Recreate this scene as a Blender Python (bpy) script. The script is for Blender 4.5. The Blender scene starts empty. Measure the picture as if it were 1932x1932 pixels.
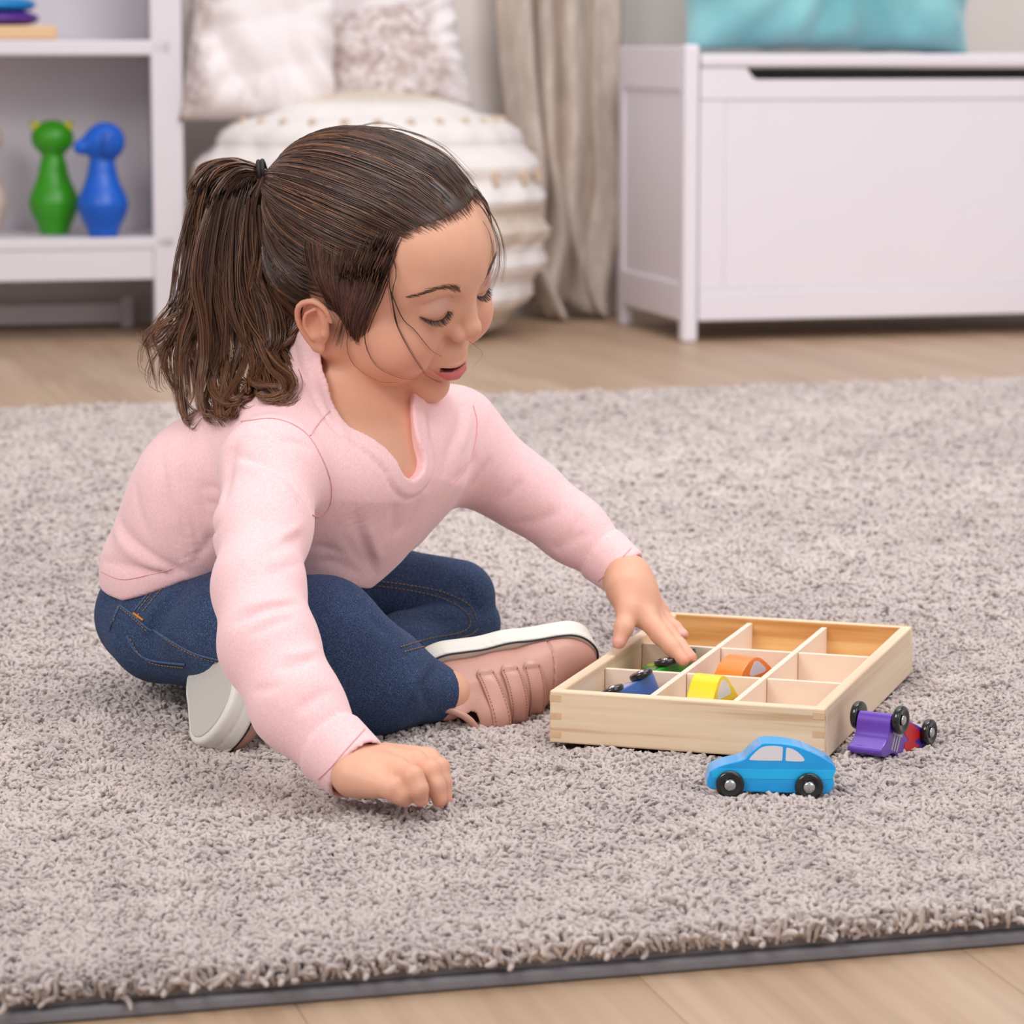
import bpy, math, random
import numpy as np
from mathutils import Vector, Matrix

SC = bpy.context.scene
COL = SC.collection
random.seed(7)
RNG = np.random.default_rng(11)

# ---------------------------------------------------------------- camera
CAM_H, TILT, FPX = 0.501, 0.1506, 5800.0
cam_data = bpy.data.cameras.new('camera')
cam = bpy.data.objects.new('camera', cam_data)
COL.objects.link(cam)
cam.location = (0, 0, CAM_H)
cam.rotation_euler = (math.pi / 2 - TILT, 0, 0)
cam_data.sensor_width = 36.0
cam_data.sensor_fit = 'HORIZONTAL'
cam_data.lens = 36.0 * FPX / 1932.0
cam_data.clip_start = 0.05
cam_data.clip_end = 60
cam_data.dof.use_dof = True
cam_data.dof.focus_distance = 2.08
cam_data.dof.aperture_fstop = 12.5
SC.camera = cam

# ---------------------------------------------------------------- exposure, world, lights
SC.view_settings.view_transform = 'Standard'
SC.view_settings.look = 'None'
SC.view_settings.gamma = 1.0
SC.view_settings.exposure = 0.08
SC.view_settings.use_curve_mapping = False

world = bpy.data.worlds.new('studio_world')
SC.world = world
world.use_nodes = True
bg = world.node_tree.nodes['Background']
bg.inputs[0].default_value = (0.98, 0.97, 1.0, 1)
bg.inputs[1].default_value = 0.50

def area_light(name, loc, target, size, size_y, power, color=(1, 1, 1)):
    ld = bpy.data.lights.new(name, 'AREA')
    ld.shape = 'RECTANGLE'
    ld.size, ld.size_y = size, size_y
    ld.energy = power
    ld.color = color
    o = bpy.data.objects.new(name, ld)
    COL.objects.link(o)
    o.location = loc
    o.rotation_euler = (Vector(target) - Vector(loc)).to_track_quat('-Z', 'Y').to_euler()
    return o

area_light('key_softbox', (-1.7, 0.1, 2.3), (0.0, 2.3, 0.1), 1.5, 1.2, 46, (1.0, 0.965, 0.93))
area_light('fill_softbox', (1.9, -0.2, 1.9), (0.1, 3.0, 0.2), 1.8, 1.6, 20, (1.0, 0.97, 0.96))
area_light('overhead_softbox', (0.2, 3.6, 2.9), (0.0, 3.6, 0.0), 3.0, 3.0, 30, (1.0, 0.985, 0.98))
area_light('room_softbox', (0.9, 2.2, 2.3), (0.4, 5.6, 0.4), 1.8, 1.2, 44, (0.99, 0.98, 1.0))

# ---------------------------------------------------------------- helpers
def lin(r, g, b):
    return tuple(((v / 255.0) / 12.92) if v / 255.0 <= 0.04045 else ((v / 255.0 + 0.055) / 1.055) ** 2.4 for v in (r, g, b))

CT, ST = math.cos(TILT), math.sin(TILT)
def at(px, py, Y):
    """the world point on the line of sight through a photograph pixel at world depth Y"""
    dx, dy = (px - 966.0) / FPX, (py - 966.0) / FPX
    d = Vector((dx, CT - dy * ST, -ST - dy * CT))
    t = Y / d.y
    return np.array((dx * t, Y, CAM_H + d.z * t))
def atz(px, py, z):
    dx, dy = (px - 966.0) / FPX, (py - 966.0) / FPX
    t = (z - CAM_H) / (-ST - dy * CT)
    return np.array((dx * t, (CT - dy * ST) * t, z))
def ray(px, py):
    dx, dy = (px - 966.0) / FPX, (py - 966.0) / FPX
    d = np.array((dx, CT - dy * ST, -ST - dy * CT))
    return d / np.linalg.norm(d)

class NT:
    """tiny wrapper for building procedural materials"""
    def __init__(s, name):
        s.m = bpy.data.materials.new(name); s.m.use_nodes = True
        s.t = s.m.node_tree; s.n = s.t.nodes; s.b = s.n['Principled BSDF']
    def add(s, typ, **kw):
        nd = s.n.new(typ)
        for k, v in kw.items():
            if k.startswith('i_'):
                nd.inputs[k[2:].replace('_', ' ')].default_value = v
            else:
                setattr(nd, k, v)
        return nd
    def link(s, a, b): s.t.links.new(a, b)
    def coord(s, kind='Object', scale=(1, 1, 1), rot=(0, 0, 0)):
        tc = s.add('ShaderNodeTexCoord'); mp = s.add('ShaderNodeMapping')
        mp.inputs['Scale'].default_value = scale; mp.inputs['Rotation'].default_value = rot
        s.link(tc.outputs[kind], mp.inputs['Vector']); return mp.outputs['Vector']
    def noise(s, vec, scale, detail=3, rough=0.55):
        nd = s.add('ShaderNodeTexNoise'); nd.inputs['Scale'].default_value = scale
        nd.inputs['Detail'].default_value = detail; nd.inputs['Roughness'].default_value = rough
        s.link(vec, nd.inputs['Vector']); return nd.outputs['Fac']
    def ramp(s, fac, stops):
        nd = s.add('ShaderNodeValToRGB'); e = nd.color_ramp.elements
        while len(e) < len(stops): e.new(0.5)
        for k, (p, c) in enumerate(stops):
            e[k].position = p; e[k].color = (*c, 1)
        s.link(fac, nd.inputs[0]); return nd.outputs['Color']
    def mix(s, fac, a, b, mode='MIX'):
        nd = s.add('ShaderNodeMix', data_type='RGBA', blend_type=mode)
        for sock, v in ((nd.inputs[0], fac), (nd.inputs[6], a), (nd.inputs[7], b)):
            if hasattr(v, 'is_output') or hasattr(v, 'links'): s.link(v, sock)
            elif isinstance(v, (int, float)): sock.default_value = v
            else: sock.default_value = (*v, 1)
        return nd.outputs[2]
    def bump(s, height, strength, dist):
        nd = s.add('ShaderNodeBump'); nd.inputs['Strength'].default_value = strength
        nd.inputs['Distance'].default_value = dist
        s.link(height, nd.inputs['Height']); s.link(nd.outputs[0], s.b.inputs['Normal']); return nd
    def base(s, c):
        if isinstance(c, tuple): s.b.inputs['Base Color'].default_value = (*c, 1)
        else: s.link(c, s.b.inputs['Base Color'])
    def set(s, **kw):
        for k, v in kw.items(): s.b.inputs[k.replace('_', ' ')].default_value = v

def plain(name, rgb, rough=0.5, var=0.05, scale=30, bump=0.0, bscale=300, bdist=0.001, spec=0.5, coat=0.0):
    t = NT(name); v = t.coord()
    n = t.noise(v, scale)
    c = lin(*rgb)
    t.base(t.ramp(n, [(0.3, tuple(x * (1 - var) for x in c)), (0.7, tuple(min(1, x * (1 + var)) for x in c))]))
    t.set(Roughness=rough)
    t.b.inputs['Specular IOR Level'].default_value = spec
    t.b.inputs['Coat Weight'].default_value = coat
    t.b.inputs['Coat Roughness'].default_value = 0.1
    if bump: t.bump(t.noise(v, bscale, 2), bump, bdist)
    return t.m

def mesh_obj(name, verts, faces, mat=None, parent=None, smooth=True, bevel=0.0):
    me = bpy.data.meshes.new(name)
    verts = np.asarray(verts, dtype=np.float32)
    if isinstance(faces, np.ndarray) and faces.ndim == 2:
        k = faces.shape[1]; n = len(faces)
        me.vertices.add(len(verts)); me.vertices.foreach_set('co', verts.ravel())
        me.loops.add(n * k); me.loops.foreach_set('vertex_index', faces.astype(np.int32).ravel())
        me.polygons.add(n); me.polygons.foreach_set('loop_start', np.arange(0, n * k, k, dtype=np.int32))
        me.update(calc_edges=True); me.validate()
    else:
        me.from_pydata([tuple(map(float, v)) for v in verts], [], [tuple(f) for f in faces]); me.update()
    if smooth: me.polygons.foreach_set('use_smooth', np.ones(len(me.polygons), dtype=bool))
    o = bpy.data.objects.new(name, me); COL.objects.link(o)
    if mat: me.materials.append(mat)
    if parent: o.parent = parent
    if bevel:
        b = o.modifiers.new('bevel', 'BEVEL'); b.width = bevel; b.segments = 2; b.limit_method = 'ANGLE'; b.angle_limit = 0.7
    return o

def empty(name, loc=(0, 0, 0), rz=0.0, label=None, cat=None, group=None):
    o = bpy.data.objects.new(name, None); COL.objects.link(o)
    o.location = loc; o.rotation_euler = (0, 0, rz); o.empty_display_size = 0.05
    return tag(o, label, cat, group)
def tag(o, label=None, cat=None, group=None, kind=None):
    if label: o['label'] = label
    if cat: o['category'] = cat
    if group: o['group'] = group
    if kind: o['kind'] = kind
    return o

BOXF = [(0, 3, 2, 1), (4, 5, 6, 7), (0, 1, 5, 4), (1, 2, 6, 5), (2, 3, 7, 6), (3, 0, 4, 7)]
def box(name, x0, x1, y0, y1, z0, z1, mat, parent=None, bevel=0.002):
    v = [(x0, y0, z0), (x1, y0, z0), (x1, y1, z0), (x0, y1, z0), (x0, y0, z1), (x1, y0, z1), (x1, y1, z1), (x0, y1, z1)]
    return mesh_obj(name, v, BOXF, mat, parent, smooth=False, bevel=bevel)

def lathe(name, prof, mat, parent=None, n=48, cx=0, cy=0):
    prof = np.array(prof, float); a = np.linspace(0, 2 * math.pi, n, endpoint=False)
    v = np.stack([cx + prof[:, 0, None] * np.cos(a), cy + prof[:, 0, None] * np.sin(a), np.repeat(prof[:, 1, None], n, 1)], -1).reshape(-1, 3)
    m = len(prof); f = []
    for i in range(m - 1):
        for j in range(n):
            k = (j + 1) % n; f.append((i * n + j, i * n + k, (i + 1) * n + k, (i + 1) * n + j))
    f.append(tuple(range(n))[::-1]); f.append(tuple((m - 1) * n + j for j in range(n)))
    return mesh_obj(name, v, f, mat, parent)

def catmull(P, n):
    P = np.asarray(P, float); Q = np.vstack([2 * P[0] - P[1], P, 2 * P[-1] - P[-2]])
    t = np.linspace(0, len(P) - 1 - 1e-6, n); i = t.astype(int); u = (t - i)[:, None]
    a, b, c, d = Q[i], Q[i + 1], Q[i + 2], Q[i + 3]
    return 0.5 * (2 * b + (c - a) * u + (2 * a - 5 * b + 4 * c - d) * u ** 2 + (3 * b - a - 3 * c + d) * u ** 3)

def tubes(paths, radii, sides=3, cap=True):
    """paths (n,m,3), radii (n,m) -> verts, tri/quads of all tubes"""
    paths = np.asarray(paths, float); n, m, _ = paths.shape
    t = np.gradient(paths, axis=1); t /= np.linalg.norm(t, axis=2, keepdims=True) + 1e-12
    ref = np.where(np.abs(t[..., 2:3]) > 0.9, np.array([1.0, 0, 0]), np.array([0, 0, 1.0]))
    u = np.cross(t, ref); u /= np.linalg.norm(u, axis=2, keepdims=True) + 1e-12
    w = np.cross(t, u); a = np.linspace(0, 2 * math.pi, sides, endpoint=False)
    v = paths[:, :, None] + radii[:, :, None, None] * (u[:, :, None] * np.cos(a)[:, None] + w[:, :, None] * np.sin(a)[:, None])
    v = v.reshape(-1, 3)
    base = (np.arange(n) * m * sides)[:, None, None] + (np.arange(m - 1) * sides)[None, :, None]
    j = np.arange(sides)[None, None]; k = (j + 1) % sides
    f = np.stack([base + j, base + k, base + sides + k, base + sides + j], -1).reshape(-1, 4)
    return v, f

# ---------------------------------------------------------------- distance-field modelling
def _a(v): return np.asarray(v, dtype=np.float32)
def sph(p, c, r): return np.sqrt(((p - _a(c)) ** 2).sum(-1)) - r
def ell(p, c, r, R=None):
    q = p - _a(c)
    if R is not None: q = q @ _a(R)
    k0 = np.sqrt(((q / _a(r)) ** 2).sum(-1)); k1 = np.sqrt(((q / _a(r) ** 2) ** 2).sum(-1)) + 1e-9
    return k0 * (k0 - 1) / k1
def rcone(p, a, b, ra, rb):
    """capsule whose radius runs linearly from ra to rb"""
    a, b = _a(a), _a(b); ba = b - a; L = float(np.sqrt((ba ** 2).sum()))
    h = np.clip(((p - a) @ ba) / (L * L), 0, 1)
    d = np.sqrt(((p - a - h[..., None] * ba) ** 2).sum(-1))
    return (d - (ra + (rb - ra) * h)) * (L / math.sqrt(L * L + (ra - rb) ** 2))
def smin(a, b, k):
    h = np.maximum(k - np.abs(a - b), 0) / k
    return np.minimum(a, b) - h * h * k * 0.25
def smax(a, b, k): return -smin(-a, -b, k)
def chain(p, pts, rs, k=None):
    d = None
    for i in range(len(pts) - 1):
        e = rcone(p, pts[i], pts[i + 1], rs[i], rs[i + 1])
        d = e if d is None else (smin(d, e, k) if k else np.minimum(d, e))
    return d
def poly2(y, z, poly):
    """signed distance to a 2-D polygon, negative inside"""
    poly = np.asarray(poly, np.float32); d = np.full(y.shape, 1e9, np.float32); ins = np.zeros(y.shape, bool)
    for i in range(len(poly)):
        a, b = poly[i], poly[(i + 1) % len(poly)]; e = b - a
        wy, wz = y - a[0], z - a[1]; t = np.clip((wy * e[0] + wz * e[1]) / (e @ e), 0, 1)
        d = np.minimum(d, (wy - e[0] * t) ** 2 + (wz - e[1] * t) ** 2)
        c = ((a[1] > z) != (b[1] > z)); xx = (b[0] - a[0]) * (z - a[1]) / ((b[1] - a[1]) if b[1] != a[1] else 1e-9) + a[0]
        ins ^= c & (y < xx)
    return np.where(ins, -1, 1) * np.sqrt(d)
def vnoise(p, s, seed=0):
    """smooth sum-of-sines noise, about -1..1"""
    r = np.random.default_rng(seed); o = 0
    for k in range(5):
        d = r.normal(size=3); d /= np.linalg.norm(d); d = d * s * (0.7 + 0.6 * r.random())
        o = o + np.sin(p @ _a(d) + r.random() * 6.28)
    return o / 3.0

def surface(fn, lo, hi, h, B=8, slack=1.35):
    """narrow-band surface nets of fn over the box lo..hi with cell size h"""
    lo = np.array(lo, float); hi = np.array(hi, float)
    nb = np.maximum(1, np.ceil((hi - lo) / (h * B)).astype(int))
    def keep(idx, size):
        c = lo + (idx + 0.5) * size; out = np.empty(len(c), bool)
        for s in range(0, len(c), 200000):
            out[s:s + 200000] = np.abs(fn(_a(c[s:s + 200000]))) < size * 0.87 * slack + 1.5 * h
        return idx[out]
    cn = np.maximum(1, (nb + 3) // 4)
    ci = np.stack(np.meshgrid(*[np.arange(k) for k in cn], indexing='ij'), -1).reshape(-1, 3)
    ci = keep(ci, h * B * 4)
    off4 = np.stack(np.meshgrid(*[np.arange(4)] * 3, indexing='ij'), -1).reshape(-1, 3)
    bi = (ci[:, None] * 4 + off4).reshape(-1, 3); bi = bi[(bi < nb).all(1)]
    bi = keep(bi, h * B)
    g = np.stack(np.meshgrid(*[np.arange(B + 1)] * 3, indexing='ij'), -1).reshape(-1, 3)
    keys, verts, sg = [], [], []
    cor = [(0, 0, 0), (1, 0, 0), (0, 1, 0), (1, 1, 0), (0, 0, 1), (1, 0, 1), (0, 1, 1), (1, 1, 1)]
    edges = [(0, 1), (2, 3), (4, 5), (6, 7), (0, 2), (1, 3), (4, 6), (5, 7), (0, 4), (1, 5), (2, 6), (3, 7)]
    corf = np.array(cor, float)
    for s in range(0, len(bi), 400):
        b = bi[s:s + 400]
        P = lo + (b[:, None] * B + g) * h
        D = fn(_a(P.reshape(-1, 3))).reshape(len(b), B + 1, B + 1, B + 1)
        V = np.stack([D[:, c[0]:c[0] + B, c[1]:c[1] + B, c[2]:c[2] + B] for c in cor], -1)
        neg = V < 0; act = neg.any(-1) & ~neg.all(-1)
        w = np.argwhere(act)
        if not len(w): continue
        v = V[act]; nv = v < 0
        acc = np.zeros((len(v), 3)); cnt = np.zeros(len(v))
        for (e0, e1) in edges:
            m = nv[:, e0] != nv[:, e1]; t = v[m, e0] / (v[m, e0] - v[m, e1])
            acc[m] += corf[e0] + t[:, None] * (corf[e1] - corf[e0]); cnt[m] += 1
        cell = b[w[:, 0]] * B + w[:, 1:]
        verts.append(lo + (cell + acc / cnt[:, None]) * h); keys.append(cell); sg.append(nv[:, [0, 1, 2, 4]])
    cell = np.concatenate(keys); V = np.concatenate(verts); S = np.concatenate(sg)
    M = 1 << 20
    key = (cell[:, 0].astype(np.int64) * M + cell[:, 1]) * M + cell[:, 2]
    order = np.argsort(key); ks = key[order]
    def find(c):
        k = (c[:, 0].astype(np.int64) * M + c[:, 1]) * M + c[:, 2]
        i = np.searchsorted(ks, k); i[i >= len(ks)] = 0
        return np.where((ks[i] == k) & (c >= 0).all(1), order[i], -1)
    F = []
    for ax in range(3):
        m = S[:, 0] != S[:, 1 + ax]; c = cell[m]; flip = S[m, 0]
        u, w = np.zeros(3, int), np.zeros(3, int); u[(ax + 1) % 3] = 1; w[(ax + 2) % 3] = 1
        q = np.stack([find(c - u - w), find(c - w), find(c), find(c - u)], 1)
        ok = (q >= 0).all(1); q, flip = q[ok], flip[ok]
        q[~flip] = q[~flip][:, ::-1]; F.append(q)
    return V, np.concatenate(F)

def join(parts):
    vs, fs, o = [], [], 0
    for v, f in parts:
        vs.append(v); fs.append(f + o); o += len(v)
    return np.concatenate(vs), np.concatenate(fs)

def hits(pix, fn, t0=1.6, t1=2.8):
    """where the lines of sight through pixels meet the field's surface (nan rows where they miss)"""
    o = np.array([0, 0, CAM_H]); D = np.array([ray(a, b) for a, b in pix]); t = np.full(len(D), t0); live = np.ones(len(D), bool); ok = np.zeros(len(D), bool)
    for _ in range(160):
        i = np.where(live)[0]
        if not len(i): break
        e = fn(_a(o + D[i] * t[i, None])); done = e < 0.0002
        ok[i[done]] = True; live[i[done]] = False
        j = i[~done]; t[j] += np.maximum(e[~done] * 0.8, 0.0002); live[j[t[j] > t1]] = False
    out = o + D * t[:, None]; out[~ok] = np.nan
    return out
def hit(px, py, fn, t0=1.6, t1=2.8):
    p = hits([(px, py)], fn, t0, t1)[0]
    return None if np.isnan(p).any() else p
def within(p, c, r, fn):
    """fn near c only; elsewhere a lower bound of the distance to it"""
    dist = np.sqrt(((p - _a(c)) ** 2).sum(-1)); out = np.maximum(dist - np.float32(r * .86), .012).astype(np.float32); m = dist < r
    if m.any(): out[m] = fn(p[m])
    return out
def grad(fn, p, e=0.0008):
    p = _a(p); g = np.stack([fn(p + _a([e, 0, 0])) - fn(p - _a([e, 0, 0])), fn(p + _a([0, e, 0])) - fn(p - _a([0, e, 0])), fn(p + _a([0, 0, e])) - fn(p - _a([0, 0, e]))], -1)
    return g / (np.linalg.norm(g, axis=-1, keepdims=True) + 1e-9)
def trace(pix, fn, n, lift=0.0):
    """photograph polyline laid on the field's surface"""
    q = catmull(np.array(pix, float), n); out = hits(q, fn); out = out[~np.isnan(out).any(1)]
    if lift and len(out): out = out + grad(fn, out) * lift
    return out
def color_attr(o, rgb):
    me = o.data; a = me.color_attributes.new('Col', 'FLOAT_COLOR', 'POINT')
    c = np.ones((len(me.vertices), 4), np.float32); c[:, :3] = rgb; a.data.foreach_set('color', c.ravel())
# ================================================================ the setting
RA = 0.256                                    # the room's walls stand at this angle to the lens
RU = np.array([math.cos(RA), math.sin(RA), 0]); RV = np.array([-math.sin(RA), math.cos(RA), 0])
C0 = np.array([0.304, 5.222, 0.0])            # front left foot of the toy chest
def room(u, v, z=0.0):
    p = C0 + u * RU + v * RV; return (float(p[0]), float(p[1]), float(z))

# ---- floor of oak planks
t = NT('oak_planks'); v = t.coord('Object', (14, 1.0, 14)); v2 = t.coord('Object', (90, 2.2, 90))
oi = t.add('ShaderNodeObjectInfo')
g1 = t.ramp(t.noise(v, 1.0, 4, 0.6), [(0.25, lin(172, 140, 112)), (0.5, lin(193, 164, 137)), (0.8, lin(205, 179, 154))])
g2 = t.ramp(t.noise(v2, 1.0, 3), [(0.32, (0.80, 0.77, 0.74)), (0.6, (1, 1, 1))])
c = t.mix(0.6, g1, g2, 'MULTIPLY')
rr = t.ramp(oi.outputs['Random'], [(0.0, (0.9, 0.89, 0.87)), (1.0, (1, 1, 1))])
t.base(t.mix(1.0, c, rr, 'MULTIPLY')); t.set(Roughness=0.42); t.bump(t.noise(v2, 1.0, 3), 0.15, 0.0004)
M_OAK = t.m
M_GAP = plain('plank_gap', (160, 132, 106), 0.8)
floor = empty('floor', room(0, 0, 0), RA); floor['kind'] = 'structure'
PW, PL = 0.19, 1.5
pm = {}
def plank_mesh(L):
    me_o = box('plank', 0, PW - 0.0005, 0, L - 0.0005, -0.014, 0.0, M_OAK, None, 0)
    me = me_o.data
    bpy.data.objects.remove(me_o); return me
pl = plank_mesh(PL)
for i in range(-16, 15):
    off = RNG.uniform(-PL, 0)
    for j in range(7):
        y0 = -5.4 + off + j * PL
        if y0 > 0.62: continue
        o = bpy.data.objects.new('plank', pl); COL.objects.link(o); o.parent = floor
        o.location = (i * PW, y0, 0)
        o.scale = (1, min(1, (0.64 - y0) / PL), 1)
sub = box('subfloor', -3.2, 2.9, -7.2, 0.9, -0.04, -0.0142, M_GAP, floor, 0)

# ---- back wall and its baseboard
M_WALL = plain('wall_paint', (236, 226, 220), 0.7, 0.015, 3, 0.1, 120, 0.0004)
M_TRIM = plain('white_trim', (230, 224, 222), 0.4, 0.01, 4)
wall = box('wall_back', -3.2, 2.9, 0.64, 0.74, 0, 2.6, M_WALL, None, 0)
wall.location = room(0, 0, 0); wall.rotation_euler.z = RA; wall['kind'] = 'structure'
bb = mesh_obj('baseboard_back', [(-3.2, 0.625, 0), (2.9, 0.625, 0), (2.9, 0.64, 0), (-3.2, 0.64, 0), (-3.2, 0.625, 0.085), (2.9, 0.625, 0.085), (2.9, 0.64, 0.1), (-3.2, 0.64, 0.1)], BOXF, M_TRIM, None, False)
bb.location = room(0, 0, 0); bb.rotation_euler.z = RA; bb['kind'] = 'structure'

# ================================================================ toy chest
M_WHITE = plain('white_lacquer', (234, 228, 236), 0.32, 0.01, 4, 0.05, 90, 0.0003)
chest = empty('toy_chest', room(0, 0, 0), RA, 'white wooden toy chest with a finger slot under its lid, standing by the curtain', 'toy chest')
CLN, CD = 0.86, 0.40
def rounded_post(name, x0, x1, y0, y1, h, parent):
    return box(name, x0, x1, y0, y1, 0, h, M_WHITE, parent, 0.006)
for x in (0, CLN):
    rounded_post('leg', x - 0.0135, x + 0.0135, 0, 0.03, 0.503, chest)
    box('leg', x - 0.0105, x + 0.0105, CD - 0.03, CD, 0, 0.4995, M_WHITE, chest, 0.003)
for x, s in ((0, 1), (CLN, -1)):
    sp = box('side_panel', x - 0.006, x + 0.006, 0.03, CD - 0.03, 0.05, 0.49, M_WHITE, chest, 0.001)
    box('rail', x - 0.0125, x + 0.0125, 0.0305, CD - 0.0305, 0.425, 0.500, M_WHITE, sp, 0.004)
    box('rail', x - 0.0125, x + 0.0125, 0.0305, CD - 0.0305, 0.035, 0.10, M_WHITE, sp, 0.004)
# front: top rail with the cut-out finger slot, bottom rail, stiles and the recessed panel
fx0, fx1 = 0.0155, CLN - 0.0155
def prism_xz(name, pts, y0, y1, mat, parent, bevel=0.0):
    n = len(pts); v = [(x, y0, z) for x, z in pts] + [(x, y1, z) for x, z in pts]
    f = [tuple(range(n)), tuple(range(2 * n - 1, n - 1, -1))] + [(i + n, (i + 1) % n + n, (i + 1) % n, i) for i in range(n)]
    return mesh_obj(name, v, f, mat, parent, False, bevel)
fr = prism_xz('front_rail', [(fx0, 0.410), (fx1, 0.410), (fx1, 0.4635), (fx1 - 0.085, 0.4635), (fx1 - 0.10, 0.444), (fx0 + 0.10, 0.444), (fx0 + 0.093, 0.448), (fx0 + 0.082, 0.4635), (fx0, 0.4635)], 0.004, 0.022, M_WHITE, chest, 0.002)
box('front_rail', fx0, fx1, 0.004, 0.022, 0.036, 0.088, M_WHITE, chest, 0.003)
box('stile', fx0, fx0 + 0.045, 0.0062, 0.0218, 0.0885, 0.4095, M_WHITE, chest, 0.001)
box('stile', fx1 - 0.045, fx1, 0.0062, 0.0218, 0.0885, 0.4095, M_WHITE, chest, 0.001)
box('front_panel', fx0 + 0.0455, fx1 - 0.0455, 0.0070, 0.018, 0.0885, 0.4095, M_WHITE, chest, 0.001)
box('back_panel', fx0, fx1, CD - 0.022, CD - 0.01, 0.05, 0.46, M_WHITE, chest, 0.001)
box('bottom_panel', fx0, fx1, 0.024, CD - 0.024, 0.05, 0.06, M_WHITE, chest, 0.001)
box('lid', fx0, fx1, 0.0, CD - 0.01, 0.4655, 0.487, M_WHITE, chest, 0.005)

# ================================================================ cushions
def pillow(name, w, h, th, mat, seed, pinch=0.10, n=56, wr=0.010, parent=None):
    u = np.linspace(-1, 1, n); U, V = np.meshgrid(u, u)
    rr_ = np.random.default_rng(seed)
    X = w / 2 * U * (1 - pinch * (1 - V ** 2) * np.abs(U) ** 3)
    Z = h / 2 * V * (1 - pinch * (1 - U ** 2) * np.abs(V) ** 3)
    T = th / 2 * (np.clip((1 - U ** 4) * (1 - V ** 4), 0, 1)) ** 0.55
    vs = []
    for s in (1, -1):
        N = 0
        for k in range(6):
            a = rr_.uniform(0, 6.28); fr_ = rr_.uniform(3, 8)
            N = N + np.abs(np.sin(fr_ * (U * math.cos(a) + V * math.sin(a)) + rr_.uniform(0, 6))) * wr * 0.6
        edge = np.exp(-((1 - np.maximum(abs(U), abs(V))) / 0.35) ** 2)
        ang = np.arctan2(V, U)
        N = N * np.clip(T / th * 4, 0, 1) + edge * wr * 0.8 * np.sin(ang * 17 + seed) * np.clip(T / th * 4, 0, 1)
        vs.append(np.stack([X, s * -(T + N - wr * 1.2 * np.clip(T / th * 4, 0, 1)), Z], -1).reshape(-1, 3))
    f = []
    i, j = np.meshgrid(np.arange(n - 1), np.arange(n - 1), indexing='ij'); a = (i * n + j).ravel()
    f1 = np.stack([a, a + 1, a + n + 1, a + n], 1); f2 = f1[:, ::-1] + n * n
    # weld the rim
    v = np.concatenate(vs); rim = np.zeros((n, n), bool); rim[0] = rim[-1] = True; rim[:, 0] = rim[:, -1] = True
    mp = np.arange(2 * n * n); idx = np.where(rim.ravel())[0]; mp[idx + n * n] = idx
    return mesh_obj(name, v, mp[np.concatenate([f1, f2])], mat, parent)

t = NT('teal_velvet'); v = t.coord()
t.base(t.ramp(t.noise(v, 7, 3), [(0.3, lin(106, 176, 184)), (0.75, lin(150, 208, 212))])); t.set(Roughness=0.75)
t.b.inputs['Sheen Weight'].default_value = 0.5; t.bump(t.noise(v, 500, 2), 0.25, 0.0008)
cu = pillow('cushion', 0.53, 0.46, 0.17, t.m, 3, 0.05, wr=0.02)
tag(cu, 'teal velvet cushion with soft folds, on the lid of the white toy chest', 'cushion')
cu.location = room(0.315, 0.22, 0.712); cu.rotation_euler = (-0.16, 0.02, RA)

# ================================================================ bookshelf
BS = np.array([-0.588, 5.29, 0.0])
M_SHELF = plain('shelf_white', (222, 216, 222), 0.4, 0.01, 4)
sh = empty('bookshelf', tuple(BS), RA, 'white open bookshelf holding wooden pins and a ring stacker', 'bookshelf')
SX0, SDp, SHt = -0.86, 0.30, 1.15
for x0, x1 in ((-0.027, 0.027), (SX0 - 0.027, SX0 + 0.027)):
    box('post', x0, x1, 0, 0.022, 0, SHt, M_SHELF, sh, 0.003)
    inner = (x0 + 0.034) if x0 > -0.5 else x0
    box('side_panel', x1 - 0.018 if x0 > -0.5 else x0, x1 if x0 > -0.5 else x0 + 0.018, 0.0225, SDp, 0.0, SHt, M_SHELF, sh, 0.002)
box('back_panel', SX0 + 0.02, 0.008, SDp - 0.016, SDp - 0.006, 0.104, SHt, M_SHELF, sh, 0.001)
box('shelf_board', SX0 - 0.009, 0.0085, 0.0, SDp - 0.0165, 0.156, 0.176, M_SHELF, sh, 0.003)
box('shelf_board', SX0 - 0.009, 0.0085, 0.0, SDp - 0.0165, 0.484, 0.510, M_SHELF, sh, 0.004)
box('shelf_board', SX0 - 0.009, 0.0085, 0.0, SDp - 0.0165, 0.85, 0.876, M_SHELF, sh, 0.004)
box('top_board', SX0 - 0.04, 0.04, -0.005, SDp + 0.005, SHt + 0.0005, SHt + 0.022, M_SHELF, sh, 0.004)
box('apron', SX0 + 0.0275, -0.0275, 0.002, 0.02, 0.104, 0.1555, M_SHELF, sh, 0.002)
box('back_rail', SX0 + 0.019, -0.03, SDp - 0.03, SDp - 0.012, 0.006, 0.042, M_SHELF, sh, 0.002)
box('back_leg', -0.052, -0.03, SDp - 0.045, SDp - 0.031, 0.0, 0.055, M_SHELF, sh, 0.002)
def shelf(u, v, z=0.0):
    p = BS + u * RU + v * RV; return (float(p[0]), float(p[1]), float(z))

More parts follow.
